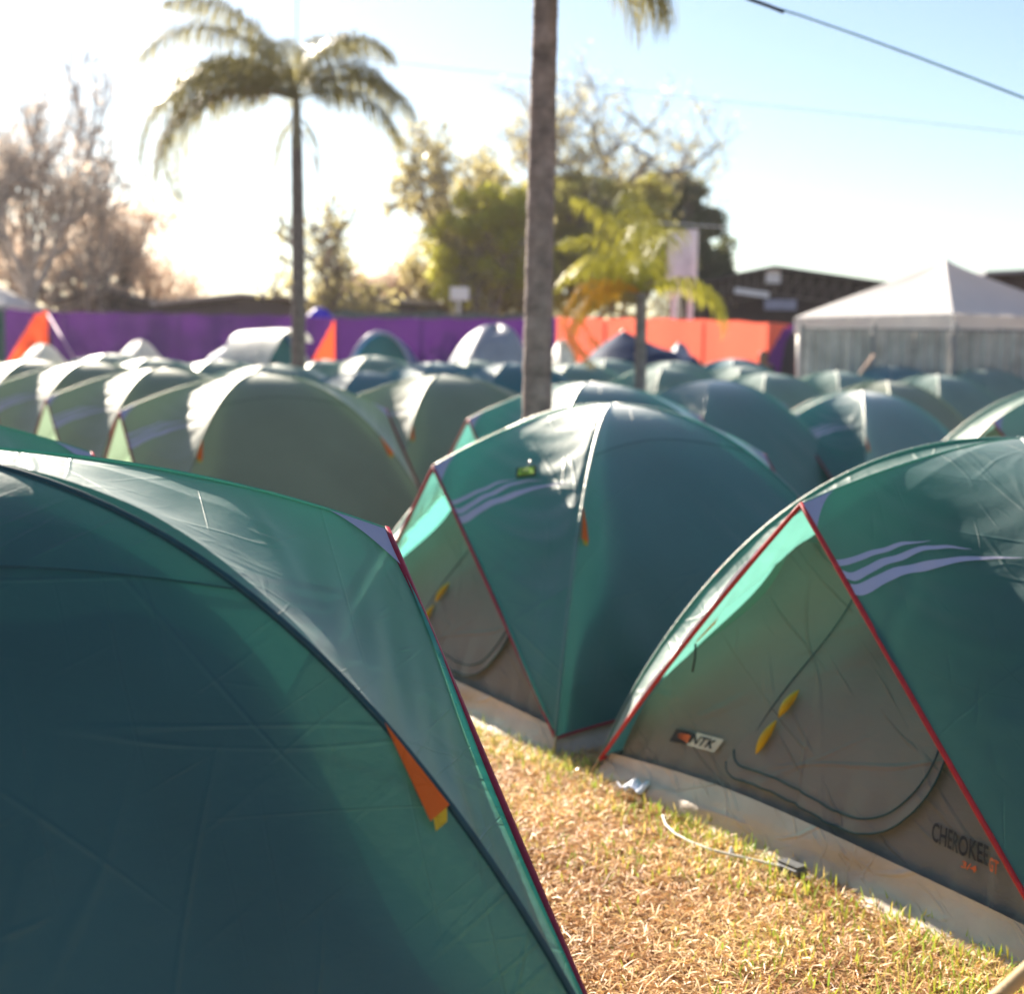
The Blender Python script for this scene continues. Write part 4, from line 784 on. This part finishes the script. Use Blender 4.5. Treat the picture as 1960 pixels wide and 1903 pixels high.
# ---------------------------------------------------------------- broadleaf and bare trees
def leaves(C, n, rad, size, seed, squash=.8):
    """n leaf faces scattered round the centres C (k x 3) with spread rad"""
    r = np.random.default_rng(seed); i = r.integers(0, len(C), n); g = r.normal(size=(n, 3)); g /= np.linalg.norm(g, axis=1, keepdims=True); g *= (r.random(n)**.5)[:, None]*rad; g[:, 2] *= squash
    P = C[i]+g; a = r.normal(size=(n, 3)); a /= np.linalg.norm(a, axis=1, keepdims=True); b = np.cross(a, r.normal(size=(n, 3))); b /= np.linalg.norm(b, axis=1, keepdims=True)
    s = (size*r.uniform(.6, 1.3, n))[:, None]; V = np.stack([P-a*s, P+b*s*.5, P+a*s, P-b*s*.5], 1).reshape(-1, 3); return V, (np.arange(n)[:, None]*4+np.arange(4)).tolist()
def branches(base, H, spread, seed, levels=4, r0_=.2, fork=3, trunk=.3, lenf=.68, up=.25, thick=1):
    r = random.Random(seed); mb = MB(); tips = []
    def grow(p, d, L_, rad, lv):
        n = 4; pts = [p]; q = p.copy(); dd = d.copy()
        for i in range(n): dd = (dd+Vector((r.uniform(-.16, .16), r.uniform(-.16, .16), r.uniform(-.05, .12)))).normalized(); q = q+dd*L_/n; pts.append(q.copy())
        mb.tube(pts, [rad*(1-.4*i/n) for i in range(n+1)], 6 if lv > 1 else 4, False)
        if lv == 0: tips.append(q); return
        if lv <= 2: tips.append(pts[3])
        for k in range(fork+(lv == levels)):
            t = r.uniform(.45, 1) if k else 1.; o = pts[int(t*n)]; ax = Vector((r.gauss(0, 1), r.gauss(0, 1), r.gauss(0, .6)+up)).normalized(); nd = (dd*(1-spread)+ax*spread).normalized(); grow(o, nd, L_*lenf*r.uniform(.8, 1.15), rad*.6*thick, lv-1)
    grow(Vector(base), Vector((0, 0, 1)), H*trunk, r0_, levels); return mb, np.array([tuple(t) for t in tips])
def tree(px, d, py_top, label, leafm, barkm, n, rad, size, seed, spread=.6, group=None, levels=4, r0_=.18, fork=3, trunk=.28, squash=.8, name='tree', extra=None, sx=1.0, lenf=.68, frac=1.0):
    P = W(px, py_top, d); g0 = .15; H = P.z-g0; g = tag(empty(name, (P.x, d, g0)), label, 'tree', group)
    mb, tips = branches((0, 0, -.2), H, spread, seed, levels, r0_, fork, trunk, lenf)
    V = np.array(mb.V); k = (H-rad*squash*.6)/tips[:, 2].max(); V[:, 2] *= k; tips[:, 2] *= k; V[:, :2] *= sx; tips[:, :2] *= sx
    mesh('trunk', V, mb.F, barkm, g)
    if n:
        C = tips if extra is None else np.concatenate([tips, extra(P, g0)])
        if frac < 1: C = C[np.random.default_rng(seed).random(len(C)) < frac]
        V, F = leaves(C, n, rad, size, seed, squash); mesh('crown', V, F, leafm, g, False)
    return g
BK = plain('grey_bark', (.26, .21, .18), .9, var=.3, scale=3); BKP = plain('pale_twigs', (.36, .31, .28), .9, var=.3, scale=3)
LG1 = leafmat('leaf_green', (.16, .15, .05), (.34, .29, .09), (.80, .74, .20), .6); LG2 = leafmat('leaf_dark', (.06, .075, .05), (.11, .12, .06), (.3, .33, .14), .45)
LG3 = leafmat('leaf_yellowgreen', (.20, .22, .03), (.42, .40, .06), (.75, .72, .10), .5); LP = leafmat('leaf_pink_brown', (.36, .29, .22), (.58, .47, .38), (.9, .74, .60), .58); LO = leafmat('leaf_olive', (.24, .21, .11), (.40, .34, .16), (.65, .56, .24), .5)
TB = 'trees behind the hoarding'
def bare(px, d, py_top, label, n, size, seed, spread, levels, r0_, trunk, sx, lenf=.74, fork=3, lm=None, bm=None):
    P = W(px, py_top, d); g0 = .15; H = P.z-g0; g = tag(empty('bare_tree', (P.x, d, g0)), label, 'tree', TB); mb, tips = branches((0, 0, -.2), H, spread, seed, levels, r0_, fork, trunk, lenf, .2, 1.1)
    V = np.array(mb.V); k = H/np.percentile(tips[:, 2], 97); V[:, 2] *= k; tips[:, 2] *= k; V[:, :2] *= sx; tips[:, :2] *= sx; mesh('trunk', V, mb.F, bm or BKP, g)
    V, F = leaves(tips, n, .25, size, seed); mesh('crown', V, F, lm or LP, g, False); return g
def crowned(px, d, label, clusters, lm, bm, n, size, seed, sub=26, subr=.42, r0_=.22, dens=.75):
    """clusters: (px, py, radius in px, vertical squash) read off the crown; every cluster holds many small leaf clumps"""
    r = np.random.default_rng(seed); g0 = .15; g = tag(empty('tree', (W(px, 600, d).x, d, g0)), label, 'tree', TB); o = np.array([g.location.x, d, g0]); C = []; wts = []; mb = MB(); base = Vector((0, 0, -.2))
    for (cx, cy, cr, sq) in clusters:
        rad = cr/CAM_F*d; dy = r.uniform(-.5, .5)*rad; c = np.array(W(cx, cy, d+dy))-o; k = int(sub*(rad/1.5)**2)+6
        v = r.normal(size=(k, 3)); v /= np.linalg.norm(v, axis=1, keepdims=True); v *= (rad*(.35+.62*r.random(k)**.5))[:, None]*np.array([1, .8, sq]); C.append(c+v); mid = Vector(c)*.5+Vector((r.uniform(-.3, .3), 0, -.1*c[2]))
        mb.tube([Vector((0, 0, .4)), mid*.6, mid, Vector(c)], [r0_*.6, r0_*.45, r0_*.3, .03], 7)
        for q in range(0, k, 2): e = Vector(c+v[q]); mb.tube([mid.lerp(Vector(c), .5), Vector(c).lerp(e, .5)+Vector((0, 0, .1)), e], [.05, .03, .012], 4)
    mb.tube([base, Vector((0, 0, .8))], [r0_, r0_*.85], 10); mb.build('trunk', bm, g); C = np.concatenate(C); V, F = leaves(C, n, subr, size, seed, .75); mesh('crown', V, F, lm, g, False); return g
bare(62, 40, 150, 'leafless tall tree with fine twigs at the left edge', 3000, .07, 11, .50, 7, .14, .20, 1.1)
bare(215, 42, 330, 'leafless pale tree between the left edge and the thin palm', 5000, .07, 31, .55, 6, .15, .22, 1.2)
crowned(-30, 45, 'brown pink leaved tree cut by the left edge, under the bare tree', [(-60, 480, 110, .8), (40, 500, 90, .8)], LP, BK, 4200, .09, 12, 10, .9)
crowned(190, 43, 'brown pink flowering tree between left edge and thin palm', [(150, 520, 90, .7), (250, 480, 80, .7), (190, 430, 70, .7), (280, 420, 45, .8)], LP, BK, 4200, .09, 13, 11, .9)
crowned(330, 44, 'low brown leaved tree sloping down towards the thin palm', [(300, 540, 60, .7), (350, 565, 45, .7), (270, 500, 60, .8)], LP, BK, 3200, .08, 14, 12, .7)
bare(655, 36, 425, 'thin sparse tree with a crooked dark limb just right of the thin palm', 3200, .08, 17, .62, 6, .12, .22, 1.45, .74, 3, LO, BK)
crowned(770, 46, 'low pinkish brown tree between thin palm and green tree', [(700, 560, 45, .7), (760, 540, 50, .7), (820, 545, 45, .8)], LP, BK, 5500, .09, 16)
bare(1085, 50, 195, 'wide leafless tree whose twigs rise above the green crown behind the tall palm', 11000, .08, 41, .58, 7, .14, .22, 1.5, .74, 3, LO, BK)
bare(915, 44, 285, 'half bare tree with olive leaves at the left of the tall palm trunk', 11000, .09, 18, .58, 6, .15, .22, 1.2, .74, 3, LO, BK)
crowned(895, 42, 'yellow green bushy tree just left of the tall palm trunk', [(880, 470, 65, 1), (875, 550, 50, .9), (920, 400, 65, .9), (970, 500, 70, 1), (985, 400, 55, .9)], LG3, BK, 15000, .085, 22, 34)
crowned(1150, 47, 'large olive green tree right behind the tall palm trunk', [(1130, 420, 115, .85), (1210, 420, 95, .9), (1060, 430, 95, .9), (960, 430, 80, .9), (930, 500, 55, .9), (1180, 500, 110, .9), (1080, 520, 90, .9), (1270, 490, 60, 1)], LG1, BK, 40000, .10, 23, 34)
crowned(1000, 44.5, 'mid green tree whose crown fills the gap left of the tall trunk', [(960, 470, 70, 1), (1010, 540, 80, .9), (940, 560, 60, .9)], LG1, BK, 13000, .10, 24, 34)
crowned(1330, 50, 'dark green tree sloping down to the gabled shed', [(1310, 420, 72, .9), (1290, 370, 45, .8), (1345, 500, 62, .9), (1270, 480, 80, 1), (1375, 540, 35, .9)], LG2, BK, 26000, .10, 25, 40)
# ---------------------------------------------------------------- cables
CB = plain('blue_cable', (.50, .78, 1.0), .5); CT = plain('grey_cable', (.75, .82, .9), .6)
def cable(pts, d0, d1, rad, label, m):
    P = [W(px, py, d0+(d1-d0)*i/(len(pts)-1)) for i, (px, py) in enumerate(pts)]; tag(MB().tube(P, rad, 8, True).build('cable', m), label, 'cable')
cable([(1340, -50), (1436, 0), (1530, 28), (1640, 66), (1760, 110), (1870, 152), (1960, 187), (2060, 225)], 7.2, 6.2, .0062, 'thick blue overhead cable crossing the upper right corner', CB)
cable([(1380, -30), (1436, -2), (1470, 10), (1500, 22)], 7.0, 6.88, .009, 'short black lashing along the upper end of the blue cable', BLACK)
cable([(700, 112), (840, 128), (1060, 152), (1300, 183), (1600, 215), (1960, 255), (2100, 270)], 20, 20, .006, 'thin faint overhead wire below the blue cable', CT)
cable([(1250, 425), (1500, 442), (1760, 462), (2050, 478)], 34, 34, .008, 'faintest overhead wire low over the gazebo', CT)
p0 = W(568, -120, 23); p1 = W(568, 190, 23); tag(MB().tube([p1, p0], .014, 6).build('wire', CB), 'thin pale blue vertical wire rising from the slender palm crown', 'wire')


# ---------------------------------------------------------------- air
m = bpy.data.materials.new('haze'); m.use_nodes = True; nt = m.node_tree; nt.nodes.remove(nt.nodes['Principled BSDF']); v = N(nt, 'ShaderNodeVolumePrincipled'); v.inputs['Color'].default_value = (.95, .93, .95, 1); v.inputs['Density'].default_value = .0004; v.inputs['Anisotropy'].default_value = .5
nt.links.new(v.outputs[0], nt.nodes['Material Output'].inputs['Volume'])
tag(MB().box((0, 26, 5.5), (110, 66, 14.2)).build('haze', m, smooth=False), kind='stuff')
